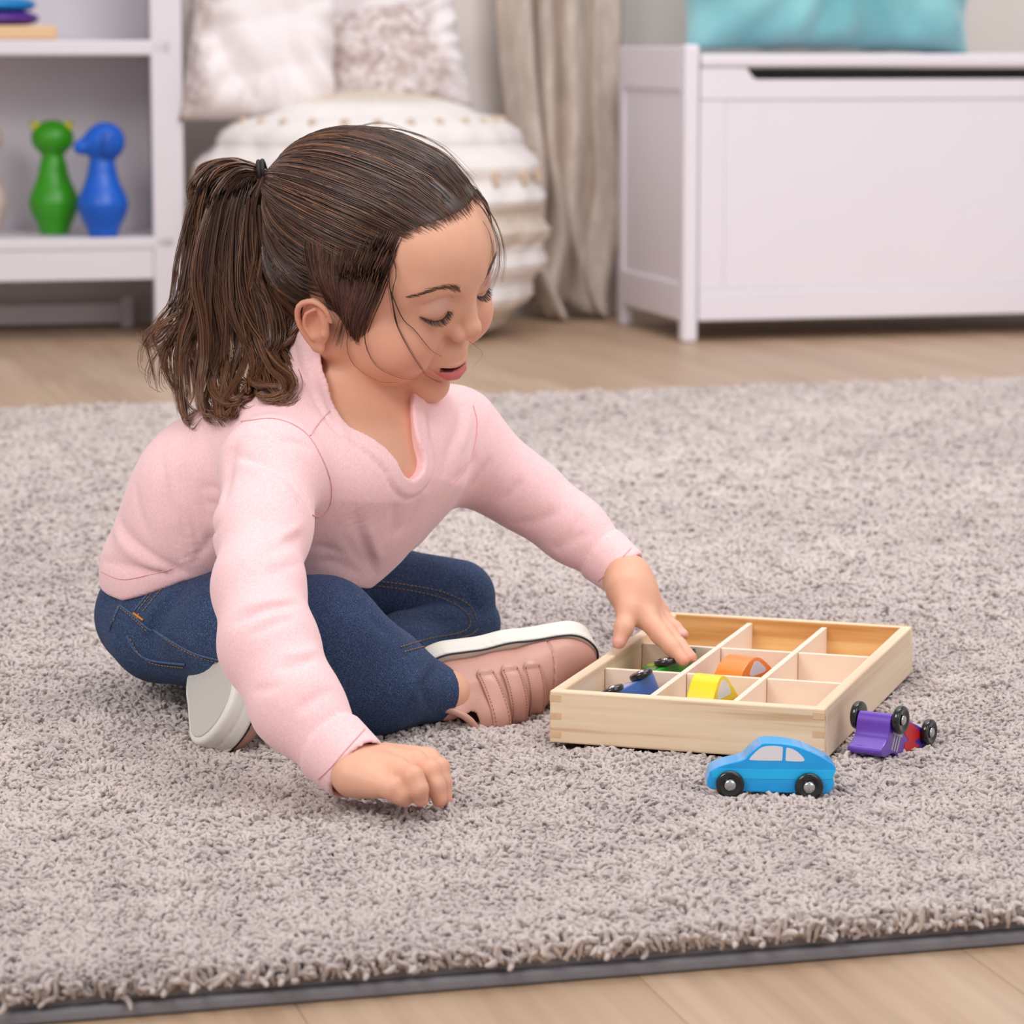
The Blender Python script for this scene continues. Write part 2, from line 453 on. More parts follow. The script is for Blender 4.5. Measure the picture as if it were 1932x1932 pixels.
# ---- skittle pins
def pin_body(p, s=1.0):
    d = rcone(p, (0, 0, 0.012), (0, 0, 0.055), 0.026, 0.0375)
    d = smin(d, rcone(p, (0, 0, 0.055), (0, 0, 0.110), 0.0375, 0.020), 0.02)
    d = smin(d, rcone(p, (0, 0, 0.10), (0, 0, 0.145), 0.019, 0.016), 0.02)
    return np.maximum(d, -p[..., 2])
def pin_cat(p):
    q = p.copy(); q[..., 0] = np.abs(q[..., 0])
    d = smin(pin_body(p), ell(p, (0, 0, 0.166), (0.036, 0.032, 0.031)), 0.008)
    return d
def pin_ear(p):
    q = p.copy(); q[..., 0] = np.abs(q[..., 0])
    return rcone(q, (0.022, 0, 0.180), (0.0305, 0, 0.190), 0.010, 0.006)
def pin_dog(p):
    d = smin(pin_body(p), sph(p, (0.006, 0, 0.162), 0.033), 0.008)
    return smin(d, rcone(p, (-0.012, -0.004, 0.158), (-0.034, -0.010, 0.153), 0.020, 0.013), 0.012)
def pin_ears2(p):
    q = p.copy(); q[..., 1] = np.abs(q[..., 1])
    return ell(q, (0.010, 0.033, 0.160), (0.011, 0.006, 0.022))
def field_obj(name, fn, lo, hi, h, mat, parent=None):
    v, f = surface(fn, lo, hi, h); return mesh_obj(name, v, f, mat, parent)
LO, HI = (-0.07, -0.05, -0.005), (0.06, 0.05, 0.21)
M_PG = plain('green_paint', (52, 150, 14), 0.35, 0.05, 20); M_PB = plain('blue_paint', (8, 92, 200), 0.35, 0.05, 20)
M_PY = plain('yellow_paint', (196, 178, 20), 0.4); M_PP = plain('cream_paint', (214, 190, 180), 0.4); M_PR = plain('red_paint', (205, 60, 50), 0.4)
pg = field_obj('skittle_pin', pin_cat, LO, HI, 0.0025, M_PG)
tag(pg, 'green cat-shaped skittle pin with yellow inner ears on the low shelf', 'skittle pin', 'animal skittle pins on the low shelf')
for s in (-1, 1):
    field_obj('ear', lambda p: np.maximum(pin_ear(p), -p[..., 0] * s), LO, HI, 0.002, M_PG, pg)
    i_ = lathe('inner_ear', [(0.0001, 0), (0.006, 0.0015), (0.0085, 0.0005), (0.0085, -0.002)], M_PY, pg, 16)
    i_.location = (s * 0.0268, -0.0095, 0.186); i_.rotation_euler = (math.pi / 2, 0, 0)
pb = field_obj('skittle_pin', pin_dog, LO, HI, 0.0025, M_PB)
tag(pb, 'blue dog-shaped skittle pin with a long snout turned to the green one', 'skittle pin', 'animal skittle pins on the low shelf')
M_PB2 = plain('dark_blue_paint', (6, 78, 180), 0.35)
for s in (-1, 1): field_obj('ear', lambda p: np.maximum(pin_ears2(p), -p[..., 1] * s), LO, HI, 0.002, M_PB2, pb)
pp = field_obj('skittle_pin', pin_cat, LO, HI, 0.0025, M_PP)
tag(pp, 'cream skittle pin with red spots at the left edge of the photo', 'skittle pin', 'animal skittle pins on the low shelf')
for k, (a, z) in enumerate([(0.2, 0.19), (-0.5, 0.19), (0.1, 0.094), (-0.1, 0.052), (0.0, 0.022), (-0.9, 0.12), (-1.0, 0.07), (-1.1, 0.03)]):
    r0 = {0.19: 0.022, 0.094: 0.027, 0.052: 0.037, 0.022: 0.030, 0.12: 0.0205, 0.07: 0.035, 0.03: 0.032}[z]
    s_ = lathe('spot', [(0.0001, 0.0012), (0.005, 0.001), (0.0075, 0), (0.0075, -0.003)], M_PR, pp, 14)
    s_.location = (r0 * math.cos(a), r0 * math.sin(a), z); s_.rotation_euler = (0, math.pi / 2, a)
for o, px, py in ((pg, 103, 441), (pb, 195, 446), (pp, -30, 441)):
    # the pins stand on the low shelf board, top at 0.176
    q = atz(px, py, 0.1765); o.location = tuple(q); o.rotation_euler.z = RA * 0.5
    o.scale = (1.03, 1.03, 1.0)
# ---- ring stacker on the upper board
M_PINE = plain('pine_base', (226, 188, 146), 0.5, 0.06, 12); M_RP = plain('purple_ring', (84, 40, 140), 0.35); M_RB = plain('cyan_ring', (0, 130, 200), 0.35)
q = shelf(-0.279, 0.075, 0.5105)
st = box('stacker_base', -0.095, 0.095, -0.07, 0.07, 0, 0.024, M_PINE, None, 0.004); st.location = q; st.rotation_euler.z = RA
tag(st, 'pale wooden base board of the ring stacker on the upper shelf', 'toy base')
lathe('dowel', [(0.0001, 0.0245), (0.007, 0.0245), (0.007, 0.14), (0.0001, 0.145)], M_PINE, st, 16)
def torus(name, R, r, mat):
    a = np.linspace(0, 2 * math.pi, 24, endpoint=False)
    prof = [(R + r * math.cos(x) * 0.9, r * math.sin(x)) for x in a]
    n = 40; b = np.linspace(0, 2 * math.pi, n, endpoint=False)
    v = [(p[0] * math.cos(y), p[0] * math.sin(y), p[1]) for p in prof for y in b]
    f = [(i * n + j, i * n + (j + 1) % n, ((i + 1) % 24) * n + (j + 1) % n, ((i + 1) % 24) * n + j) for i in range(24) for j in range(n)]
    return mesh_obj(name, v, f, mat)
for k, (nm, R, r, m, z, lab) in enumerate([('stacking_ring', 0.067, 0.0105, M_RP, 0.036, 'purple wooden ring lowest on the ring stacker'), ('stacking_ring', 0.062, 0.0125, M_RB, 0.059, 'blue wooden ring above the purple one on the stacker')]):
    o = torus(nm, R * 0.5 + 0.009, R * 0.5 - 0.0005, m)
    o.scale = (1, 1, (0.0118 if k == 0 else 0.0118) / (R * 0.5)); o.location = (q[0], q[1], q[2] + z); tag(o, lab, 'toy ring', 'rings of the stacker')

# ================================================================ pouf
t = NT('cream_boucle'); v = t.coord(); g = t.add('ShaderNodeTexCoord'); sx = t.add('ShaderNodeSeparateXYZ'); t.link(g.outputs['Object'], sx.inputs[0])
mr = t.add('ShaderNodeMapRange'); mr.inputs['From Max'].default_value = 0.44; t.link(sx.outputs['Z'], mr.inputs['Value'])
W_, B_ = lin(236, 229, 226), lin(214, 198, 180)
band = t.ramp(mr.outputs[0], [(0.0, B_), (0.10, B_), (0.13, W_), (0.365, W_), (0.385, B_), (0.52, B_), (0.54, W_), (0.91, W_), (0.93, B_), (0.965, B_), (0.98, W_)])
spk = t.noise(v, 90, 2)
t.base(t.mix(t.ramp(spk, [(0.4, (0.0, 0.0, 0.0)), (0.62, (0.5, 0.5, 0.5))]), band, W_)); t.set(Roughness=0.9)
t.bump(spk, 0.7, 0.004)
def pouf_profile():
    pr = []
    for z in np.linspace(0, 0.425, 86):
        tt = z / 0.425
        r = float(np.interp(z, [0, .004, .02, .05, .09, .16, .23, .29, .34, .375, .40, .415, .425], [.17, .20, .235, .268, .290, .309, .310, .298, .268, .225, .165, .10, .0]))
        r += 0.007 * math.sin(z * 2 * math.pi / 0.058 + 0.5) + 0.002 * math.sin(z * 2 * math.pi / 0.014)
        pr.append((max(r, 0.002), z))
    return pr
pf = lathe('pouf', pouf_profile(), t.m, None, 160)
co = np.array([v.co[:] for v in pf.data.vertices]); an = np.arctan2(co[:, 1], co[:, 0])
k = 1 + 0.012 * np.sin(an * 9 + co[:, 2] * 20) + 0.010 * np.sin(an * 5 - co[:, 2] * 31) + 0.007 * np.sin(an * 23 + np.sin(co[:, 2] * 60) * 2)
co[:, :2] *= k[:, None]; co[:, 2] = np.where(co[:, 2] > 0.38, co[:, 2] - 0.012 * np.clip(np.hypot(co[:, 0], co[:, 1]) / 0.3, 0, 1) * (1 + np.sin(an * 6)) * 0.5, co[:, 2])
pf.data.vertices.foreach_set('co', co.astype(np.float32).ravel())
pfl = room(-0.497, 0.295, 0.001); pf.location = pfl
tag(pf, 'round cream woven pouf with beige bands and knots, beside the grey curtain', 'pouf')
M_KNOT = plain('beige_knot', (206, 184, 160), 0.9, 0.1, 60, 0.5, 300, 0.002)
kn = None
for z, n, r in ((0.285, 26, 0.299), (0.372, 26, 0.228)):
    for i in range(n):
        a = 2 * math.pi * i / n
        if math.sin(a) > 0.55: continue
        if kn is None:
            vv, ff = surface(lambda p: np.minimum(sph(p, (0, 0, 0), 0.008), rcone(p, (0, 0, 0), (0.004, 0, -0.014), 0.005, 0.006)), (-0.02,) * 3, (0.02,) * 3, 0.0025)
            kn = mesh_obj('knot', vv, ff, M_KNOT, pf); o = kn
        else:
            o = bpy.data.objects.new('knot', kn.data); COL.objects.link(o); o.parent = pf
        kk = 1 + 0.012 * math.sin(a * 9 + z * 20) + 0.010 * math.sin(a * 5 - z * 31)
        rad = r * kk + 0.001
        o.location = (rad * math.cos(a), rad * math.sin(a), z); o.rotation_euler.z = a
# beige cord handle loops on the pouf's right edge
# ---- plush pillows on the pouf
def plush(name, bands):
    t = NT(name); v = t.coord(); tc = t.add('ShaderNodeTexCoord'); sx = t.add('ShaderNodeSeparateXYZ')
    nz = t.add('ShaderNodeTexNoise'); nz.inputs['Scale'].default_value = 7; t.link(tc.outputs['Object'], nz.inputs['Vector'])
    t.link(tc.outputs['Object'], sx.inputs[0])
    ma = t.add('ShaderNodeMath', operation='MULTIPLY_ADD'); t.link(nz.outputs['Fac'], ma.inputs[0]); ma.inputs[1].default_value = 0.10
    t.link(sx.outputs['X' if bands in 'xm' else 'Z'], ma.inputs[2])
    mr = t.add('ShaderNodeMapRange'); mr.inputs['From Min'].default_value = -0.2; mr.inputs['From Max'].default_value = 0.3; t.link(ma.outputs[0], mr.inputs['Value'])
    W, K = lin(238, 230, 230), lin(190, 170, 164)
    if bands == 'x': st_ = [(0, K), (0.25, K), (0.33, W), (1, W)]
    elif bands == 'z': st_ = [(0, K), (0.5, K), (0.58, W), (1, W)]
    elif bands == 'm': st_ = [(0, K), (0.66, K), (0.72, W), (1, W)]
    else: st_ = [(0, W), (1, W)]
    bn = t.ramp(mr.outputs[0], st_); sp = t.noise(v, 60, 3, 0.7)
    t.base(t.mix(t.ramp(sp, [(0.42, (0, 0, 0)), (0.6, (0.8, 0.8, 0.8))]), bn, W)); t.set(Roughness=0.95); t.bump(sp, 0.6, 0.004)
    return t.m
def place(o, px, py, Y, rx, ry, rz): o.location = tuple(at(px, py, Y)); o.rotation_euler = (rx, ry, rz)
p1 = pillow('pillow', 0.27, 0.36, 0.13, plush('plush_left', 'x'), 11, 0.07, wr=0.012); place(p1, 494, 48, 5.36, -0.20, 0.10, RA)
tag(p1, 'white plush pillow with mauve stripes, leaning on the pouf beside the bookshelf', 'pillow', 'pillows behind the pouf')
p2 = pillow('pillow', 0.29, 0.20, 0.12, plush('plush_middle', 'm'), 12, 0.04, wr=0.010); place(p2, 726, 116, 5.52, -0.2, -0.14, RA + 0.05)
tag(p2, 'white pillow with a speckled mauve middle, lying low on the back of the pouf', 'pillow', 'pillows behind the pouf')
p3 = pillow('pillow', 0.30, 0.34, 0.06, plush('plush_back', 'n'), 13, 0.07, wr=0.006); place(p3, 670, -25, 5.60, -0.1, 0.05, RA)
tag(p3, 'plain off-white pillow behind the speckled one, against the wall', 'pillow', 'pillows behind the pouf')

# ================================================================ curtain
t = NT('linen_curtain'); v = t.coord('Object', (1, 1, 0.25)); v2 = t.coord()
t.base(t.ramp(t.noise(v, 60, 4, 0.7), [(0.3, lin(180, 162, 150)), (0.7, lin(214, 199, 187))])); t.set(Roughness=0.9); t.bump(t.noise(v2, 260, 2), 0.35, 0.001)
n, m = 220, 110
S = np.linspace(0, 1, n); H = np.linspace(0, 2.2, m) ** 1.0
G = []
for h in H:
    low = max(0.0, 1 - h / 0.55)
    xl = -0.20 + 0.045 * low; xr = 0.035 - 0.03 * low
    xs = xl + (xr - xl) * (S + 0.02 * np.sin(S * 40 + h * 2))
    amp = 0.032 * (1 + 0.3 * low); ph = 0.9 * np.sin(h * 1.7)
    y = 0.54 + amp * np.sin(S * 2 * math.pi * 4.2 + ph) + 0.012 * np.sin(S * 2 * math.pi * 9.3 + 2.2 * h) - 0.055 * low ** 2 * (0.6 + 0.4 * np.sin(S * 9))
    xs = xs + 0.018 * np.sin(S * 2 * math.pi * 4.2 + ph + 1.5) + 0.025 * low ** 2 * np.sin(S * 11 + h * 18)
    G.append(np.stack([xs, y, np.full(n, h + 0.004) + (0.012 * low ** 3 * (1 + np.sin(S * 25)))], -1))
G = np.concatenate(G); i, j = np.meshgrid(np.arange(m - 1), np.arange(n - 1), indexing='ij'); a = (i * n + j).ravel()
cu2 = mesh_obj('curtain', G, np.stack([a, a + 1, a + n + 1, a + n], 1), t.m); cu2.location = room(0, 0, 0); cu2.rotation_euler.z = RA
sd = cu2.modifiers.new('solid', 'SOLIDIFY'); sd.thickness = 0.0025
tag(cu2, 'taupe linen curtain hanging in folds to the floor between pouf and toy chest', 'curtain')
# ================================================================ wooden tray
RUGZ = 0.026                                  # how high things lie on the pile
t = NT('pine'); v = t.coord('Object', (2.5, 95, 95)); v2 = t.coord('Object', (3, 14, 14))
g = t.ramp(t.noise(v, 1.6, 3, 0.5), [(0.34, lin(212, 176, 138)), (0.44, lin(238, 212, 178)), (0.7, lin(248, 228, 200))])
g2 = t.ramp(t.noise(v2, 1.0, 2), [(0.35, (0.95, 0.93, 0.9)), (0.6, (1, 1, 1))])
t.base(t.mix(1.0, g, g2, 'MULTIPLY')); t.set(Roughness=0.45); t.bump(t.noise(v, 1.6, 3), 0.12, 0.0003)
M_P = t.m
t = NT('pine_lengthwise'); v = t.coord('Object', (60, 1.2, 60))
t.base(t.ramp(t.noise(v, 1.6, 3, 0.5), [(0.30, lin(206, 172, 138)), (0.46, lin(228, 200, 168)), (0.7, lin(240, 218, 190))])); t.set(Roughness=0.45); M_PL = t.m
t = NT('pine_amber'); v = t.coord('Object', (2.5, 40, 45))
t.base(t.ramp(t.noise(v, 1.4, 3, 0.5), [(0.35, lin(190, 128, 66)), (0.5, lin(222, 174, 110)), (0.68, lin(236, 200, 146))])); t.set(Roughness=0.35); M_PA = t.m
M_PLY = plain('pale_plywood', (240, 219, 200), 0.6, 0.03, 20); M_END = plain('end_grain', (222, 186, 148), 0.6, 0.1, 90)
TX, TY, TA, TW, TD, TH = 0.0258, 2.0717, -0.3154, 0.193, 0.3139, 0.0365
tray = empty('wooden_tray', (TX, TY, RUGZ), TA, 'shallow pine tray divided into nine square compartments, lying on the grey rug', 'tray')
wt = 0.0085
box('front_board', 0, TW, 0, wt, 0, TH, M_P, tray, 0.0012)
bk = box('back_board', 0, TW, TD - wt, TD, 0, TH, M_P, tray, 0.0012)
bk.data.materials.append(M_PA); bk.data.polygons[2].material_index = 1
box('side_board', 0, wt, wt + 0.0002, TD - wt - 0.0002, 0, TH, M_PL, tray, 0.0012)
box('side_board', TW - wt, TW, wt + 0.0002, TD - wt - 0.0002, 0, TH, M_PL, tray, 0.0012)
box('bottom_board', wt, TW - wt, wt, TD - wt, 0.002, 0.005, M_PLY, tray, 0)
for x in (wt, TW - wt):                       # finger joints
    for z in (0.0035, 0.0165, 0.0290):
        s = 1 if x > 0.1 else -1
        x0, x1 = (TW - wt, TW) if s > 0 else (0, wt)
        box('joint_finger', x0 + 0.0002, x1 - 0.0002, -0.00025, 0.003, z, z + 0.0045, M_END, tray, 0)
iw, idp = TW - 2 * wt, TD - 2 * wt
dt = 0.0042
XD = [wt + iw / 3 - dt / 2, wt + 2 * iw / 3 - dt / 2]; YD = [wt + idp / 3 - dt / 2, wt + 2 * idp / 3 - dt / 2]
for x in XD: box('divider', x, x + dt, wt + 0.0003, TD - wt - 0.0003, 0.005, TH - 0.0035, M_PLY, tray, 0.0004)
xe = [wt, XD[0] + dt, XD[1] + dt]; xf = [XD[0], XD[1], TW - wt]
for y in YD:
    for a_, b_ in zip(xe, xf): box('divider', a_ + 0.0003, b_ - 0.0003, y, y + dt, 0.005, TH - 0.0045, M_PLY, tray, 0.0004)
TU = np.array([math.cos(TA), math.sin(TA), 0]); TV = np.array([-math.sin(TA), math.cos(TA), 0])
def tr(x, y, z): return np.array([TX, TY, RUGZ]) + x * TU + y * TV + np.array([0, 0, z])

# ================================================================ toy cars
M_TYRE = plain('black_wheel', (14, 14, 16), 0.16, 0.05, 20, coat=0.6)
t = NT('chrome'); t.base(lin(200, 200, 200)); t.set(Metallic=1.0, Roughness=0.22); M_CHR = t.m
M_WIN = plain('white_print', (228, 224, 230), 0.45)
def extrude(name, pts, y0, y1, mat, parent=None, bevel=0.0, smooth=False):
    """outline in the xz plane given in mm, extruded over y0..y1 mm"""
    n = len(pts); v = [(x / 1000, y0 / 1000, z / 1000) for x, z in pts] + [(x / 1000, y1 / 1000, z / 1000) for x, z in pts]
    f = [tuple(range(n)), tuple(range(2 * n - 1, n - 1, -1))] + [(i + n, (i + 1) % n + n, (i + 1) % n, i) for i in range(n)]
    ar = sum(pts[i][0] * pts[(i + 1) % n][1] - pts[(i + 1) % n][0] * pts[i][1] for i in range(n))
    if ar < 0: f = [g[::-1] for g in f]
    o = mesh_obj(name, v, f, mat, parent, False)
    if bevel:
        b = o.modifiers.new('bevel', 'BEVEL'); b.width = bevel; b.segments = 3; b.limit_method = 'ANGLE'; b.angle_limit = 1.0
    if smooth:
        o.data.polygons.foreach_set('use_smooth', np.ones(len(o.data.polygons), dtype=bool))
        try:
            o.data.set_sharp_from_angle(angle=0.8)
        except Exception: pass
    return o
def smooth_poly(pts, n, closed=True):
    P = np.array(pts, float)
    Q = np.vstack([P[-1], P, P[0], P[1]]) if closed else P
    m = len(P); out = []
    for i in range(m):
        a, b, c, d = P[(i - 1) % m], P[i], P[(i + 1) % m], P[(i + 2) % m]
        for k in range(n):
            u = k / n; out.append(tuple(0.5 * (2 * b + (c - a) * u + (2 * a - 5 * b + 4 * c - d) * u * u + (3 * b - a - 3 * c + d) * u ** 3)))
    return out
def wheel(parent, x, z, side, y, r=9.2, th=5.0, hub=4.1):
    w = lathe('wheel', [(r * .45 / 1000, -th / 2000), (r * .8 / 1000, -th / 2000), (r * .95 / 1000, -th * .4 / 1000), (r / 1000, -th * .2 / 1000), (r / 1000, th * .2 / 1000), (r * .95 / 1000, th * .4 / 1000), (r * .84 / 1000, th / 2000), (r * .7 / 1000, th * .46 / 1000), (r * .55 / 1000, th * .30 / 1000), (0.0002, th * .30 / 1000)], M_TYRE, parent, 40)
    w.location = (x / 1000, (y + side * th / 2) / 1000, z / 1000); w.rotation_euler = (-side * math.pi / 2, 0, 0)
    h = lathe('hub', [(hub / 1000, 0), (hub * .96 / 1000, .8 / 1000), (hub * .75 / 1000, 1.5 / 1000), (hub * .4 / 1000, 1.9 / 1000), (0.0001, 2.0 / 1000)], M_CHR, w, 24)
    h.location = (0, 0, th * .31 / 1000)
    return w
def frame(o, origin, X, Y, Z):
    m = Matrix.Identity(4)
    for i in range(3):
        m[i][0], m[i][1], m[i][2], m[i][3] = X[i], Y[i], Z[i], origin[i]
    o.matrix_world = m; return o
def basis(x, y):
    x = np.array(x, float); x /= np.linalg.norm(x); y = np.array(y, float); y -= x * (x @ y); y /= np.linalg.norm(y)
    return x, y, np.cross(x, y)

# ---- sky blue car on the rug: outline read off its side in tenths of a pixel
def crop_mm(pts): return [((x - 930) * 0.0552, (838 - y) * 0.0552) for x, y in pts]
t = NT('sky_blue_paint'); v = t.coord(); t.base(t.ramp(t.noise(v, 40), [(0.3, lin(0, 160, 232)), (0.7, lin(4, 168, 240))]))
t.set(Roughness=0.3); t.b.inputs['Coat Weight'].default_value = 0.5; t.bump(t.noise(v, 500, 2), 0.12, 0.0003); M_SKY = t.m
M_SKY2 = plain('light_blue_paint', (16, 186, 246), 0.3, 0.02, 40, 0.1, 500, 0.0003, coat=0.4)
car = empty('toy_car', (0, 0, 0), 0, 'sky blue rounded wooden toy car with two white windows, on the rug before the tray', 'toy car')
ol = smooth_poly(crop_mm([(186, 690), (200, 745), (250, 780), (420, 792), (700, 812), (1000, 822), (1300, 832), (1560, 834), (1625, 812), (1662, 745), (1668, 700), (1655, 650), (1668, 600), (1686, 560), (1678, 515), (1640, 465), (1560, 410), (1420, 340), (1250, 272), (1100, 242), (950, 230), (840, 233), (795, 252), (700, 330), (640, 398), (600, 425), (560, 440), (460, 465), (370, 490), (280, 525), (225, 565), (206, 620)]), 4)
extrude('body', ol, 0, 21, M_SKY, car, 0.0008, True)
extrude('side_band', crop_mm([(300, 532), (1684, 552), (1660, 610), (1655, 655), (1500, 665), (300, 650), (240, 640), (250, 570)]), -0.25, 0.5, M_SKY2, car, 0.0002)
extrude('window', smooth_poly(crop_mm([(682, 412), (740, 345), (800, 292), (860, 268), (950, 262), (1045, 272), (1064, 290), (1062, 360), (1056, 428), (1040, 437), (860, 436), (700, 430)]), 3), -0.35, 0.5, M_WIN, car)
extrude('window', smooth_poly(crop_mm([(1104, 300), (1116, 284), (1170, 298), (1230, 330), (1290, 385), (1316, 425), (1300, 445), (1200, 446), (1110, 440), (1099, 425), (1101, 360)]), 3), -0.35, 0.5, M_WIN, car)
for x, z in ((452, 712), (1370, 738)):
    wx, wz = crop_mm([(x, z)])[0]
    wheel(car, wx, wz, -1, -0.4); wheel(car, wx, wz, 1, 21.4)
pc = at(1454, 1498.5, 1.925)
car.location = (pc[0], pc[1], pc[2]); 

# ---- a generic coupe outline for the cars that lie in the tray
COUPE = smooth_poly([(-33, 7), (-34, 12), (-31, 18), (-20, 21), (-12, 29), (-2, 32), (10, 31), (20, 24), (31, 19), (34, 13), (33, 7), (20, 5), (0, 5), (-20, 5)], 3)
def small_car(label, col, wcol=(226, 224, 232), outline=COUPE, th=22, zs=1.0, name='toy_car', side=None, win=None, dark=False):
    root = empty(name, (0, 0, 0), 0, label, 'toy car')
    outline = [(x, z * zs) for x, z in outline]; win = [(x, z * zs) for x, z in win] if win else None
    m = plain('car_paint', col, 0.32, 0.04, 40, 0.1, 500, 0.0003, coat=0.4)
    extrude('body', outline, -th / 2, th / 2, m, root, 0.0008, True)
    for s in (-1, 1):
        yy = (-th / 2 - 0.3, -th / 2 + 0.5) if s < 0 else (th / 2 - 0.5, th / 2 + 0.3)
        if side: extrude('side_print', side[1], yy[0] + 0.05 * s * -1, yy[1] , plain('side_paint', side[0], 0.35), root)
        extrude('window', win or smooth_poly([(-14, 20), (-8, 27), (-2, 29), (4, 29), (5, 20), (-4, 19.5)], 3), yy[0], yy[1], plain('window_print', wcol, 0.4), root)
        if not win: extrude('window', smooth_poly([(8, 20), (8, 28.5), (14, 26), (20, 21), (14, 20)], 3), yy[0], yy[1], plain('window_print', wcol, 0.4), root)
        for x in (-19, 19): wheel(root, x, 7, s, s * (th / 2 + 0.4), 8.6, 4.6, 3.4)
    return root
# dark blue car on its side in the front left compartment: wheels up, underside to the right
o = small_car('dark blue toy car lying on its side, front left compartment of the tray', (50, 92, 164), (150, 150, 190), th=20,
              side=((168, 166, 206), [(-32, 9), (-32, 16), (-20, 20), (20, 20), (32, 16), (32, 9), (10, 7), (-10, 7)]))
X, Y, Z = basis(TV * 0.93 + TU * 0.28 + np.array([0, 0, .12]), np.array([0.22, -0.30, -0.9]))
frame(o, tr(0.0490, 0.058, 0.0235), X, Y, Z)
o = small_car('green toy car on its side under the fingers, middle left compartment', (30, 150, 30), (190, 210, 40), th=20)
X, Y, Z = basis(TV * 0.93 + TU * 0.1, np.array([0.10, -0.25, -0.95]))
frame(o, tr(0.0560, 0.158, 0.0215), X, Y, Z)
# the two upright cars point their noses at the lens and fill the height of their compartments
o = small_car('yellow toy car upright in the middle compartment of the front row', (248, 216, 16), (226, 226, 230), th=20, zs=1.17,
              outline=smooth_poly([(-33, 6), (-34, 12), (-30, 19), (-20, 31), (-12, 34.5), (-2, 32), (10, 24), (22, 16), (33, 13), (34, 8), (30, 5), (0, 5), (-28, 5)], 3),
              win=smooth_poly([(-20, 22), (-14, 30), (-9, 31.5), (-3, 29), (4, 22), (-8, 21)], 3))
X, Y, Z = basis(TV * 0.96 + TU * 0.14, -TU)
frame(o, tr(0.104, 0.052, 0.0060), X, Y, Z)
o = small_car('orange toy car upright in the centre compartment of the tray', (246, 132, 40), (216, 212, 224), th=22, zs=1.2,
              outline=smooth_poly([(-33, 6), (-34, 13), (-30, 20), (-20, 26), (-10, 28), (0, 26), (12, 20), (22, 14), (33, 12), (34, 8), (30, 5), (0, 5), (-28, 5)], 3),
              win=smooth_poly([(-18, 18), (-13, 24), (-8, 25.5), (-1, 23), (6, 18), (-6, 17)], 3))
X, Y, Z = basis(TV * 0.93 + TU * 0.26, -TU)
frame(o, tr(0.103, 0.154, 0.0060), X, Y, Z)

# ---- purple hot rod lying upside down beside the tray
pr = empty('toy_car', (0, 0, 0), 0, 'purple toy racing car with red flames, upside down to the right of the tray', 'toy car')
M_PU = plain('purple_paint', (100, 52, 176), 0.3, 0.04, 30, 0.1, 400, 0.0003, coat=0.6)
M_FL = plain('flame_red', (206, 36, 40), 0.35); M_GY = plain('pipe_grey', (186, 182, 182), 0.4)
# x runs from its near end to the far end, z from the underside (0) to the roof
prof = smooth_poly([(6, 1), (2, 3), (1.0, 8), (2, 14), (1.5, 19), (-3, 25), (-6, 28), (-4, 31), (4, 31), (12, 27), (20, 27), (28, 33), (40, 33), (48, 25), (64, 20), (74, 13), (76, 7), (72, 3), (50, 2), (25, 1)], 3)
extrude('body', prof, -12.5, 12.5, M_PU, pr, 0.0008, True)
for s in (-1, 1):
    a_, b_ = (s * 12.1, s * 12.75) if s > 0 else (-12.75, -12.1)
    extrude('flame', smooth_poly([(22, 4), (38, 3), (56, 7), (66, 6), (56, 11), (50, 10), (44, 14), (52, 15), (44, 20), (34, 22), (28, 18), (34, 14), (26, 11)], 3), a_, b_, M_FL, pr)
    extrude('window', smooth_poly([(26, 24), (36, 24), (40, 30), (33, 32), (28, 31)], 3), a_, b_, M_WIN, pr)
    g_ = []
    for k in range(3):
        x = 11 + 4 * k
        extrude('exhaust_pipe', [(x, 14), (x + 1.8, 14), (x + 0.2, 25), (x - 1.6, 25)], a_, b_ if s > 0 else b_, M_GY, pr)
    extrude('exhaust_pipe', [(9, 11.5), (23, 11.5), (23, 14.2), (9, 14.2)], a_, b_, M_GY, pr)
    for x, r in ((10, 9.8), (58, 9.2)): wheel(pr, x, 4, s, s * 13.0, r, 5.4, 3.6)
# local x = away from the lens and to the right; local z (roof) = downwards
Zd = np.array([-0.18, -0.30, -0.93])
Xd = np.array([0.52, 0.80, -0.30])
Zd = Zd / np.linalg.norm(Zd); Xd = Xd - Zd * (Xd @ Zd); Xd /= np.linalg.norm(Xd); Yd = np.cross(Zd, Xd)
q = at(1650, 1338, 2.035)
frame(pr, q, Xd, Yd, Zd)
# ================================================================ the girl
# head frame, millimetres: x towards her right ear, y forward out of the face, z up through the crown; origin at the bridge of the nose
HN, HF = np.array([-0.61, -0.735, -0.285]), np.array([0.77, -0.45, -0.44])
HN /= np.linalg.norm(HN); HF -= HN * (HF @ HN); HF /= np.linalg.norm(HF); HU = np.cross(HN, HF)
HO = at(880, 563, 2.15)
HR = np.stack([HN, HF, HU], 0)
def hl(p): return ((p - _a(HO)) @ _a(HR.T)) * np.float32(1000)
def hw(q): return HO + np.asarray(q, float) @ HR / 1000.0

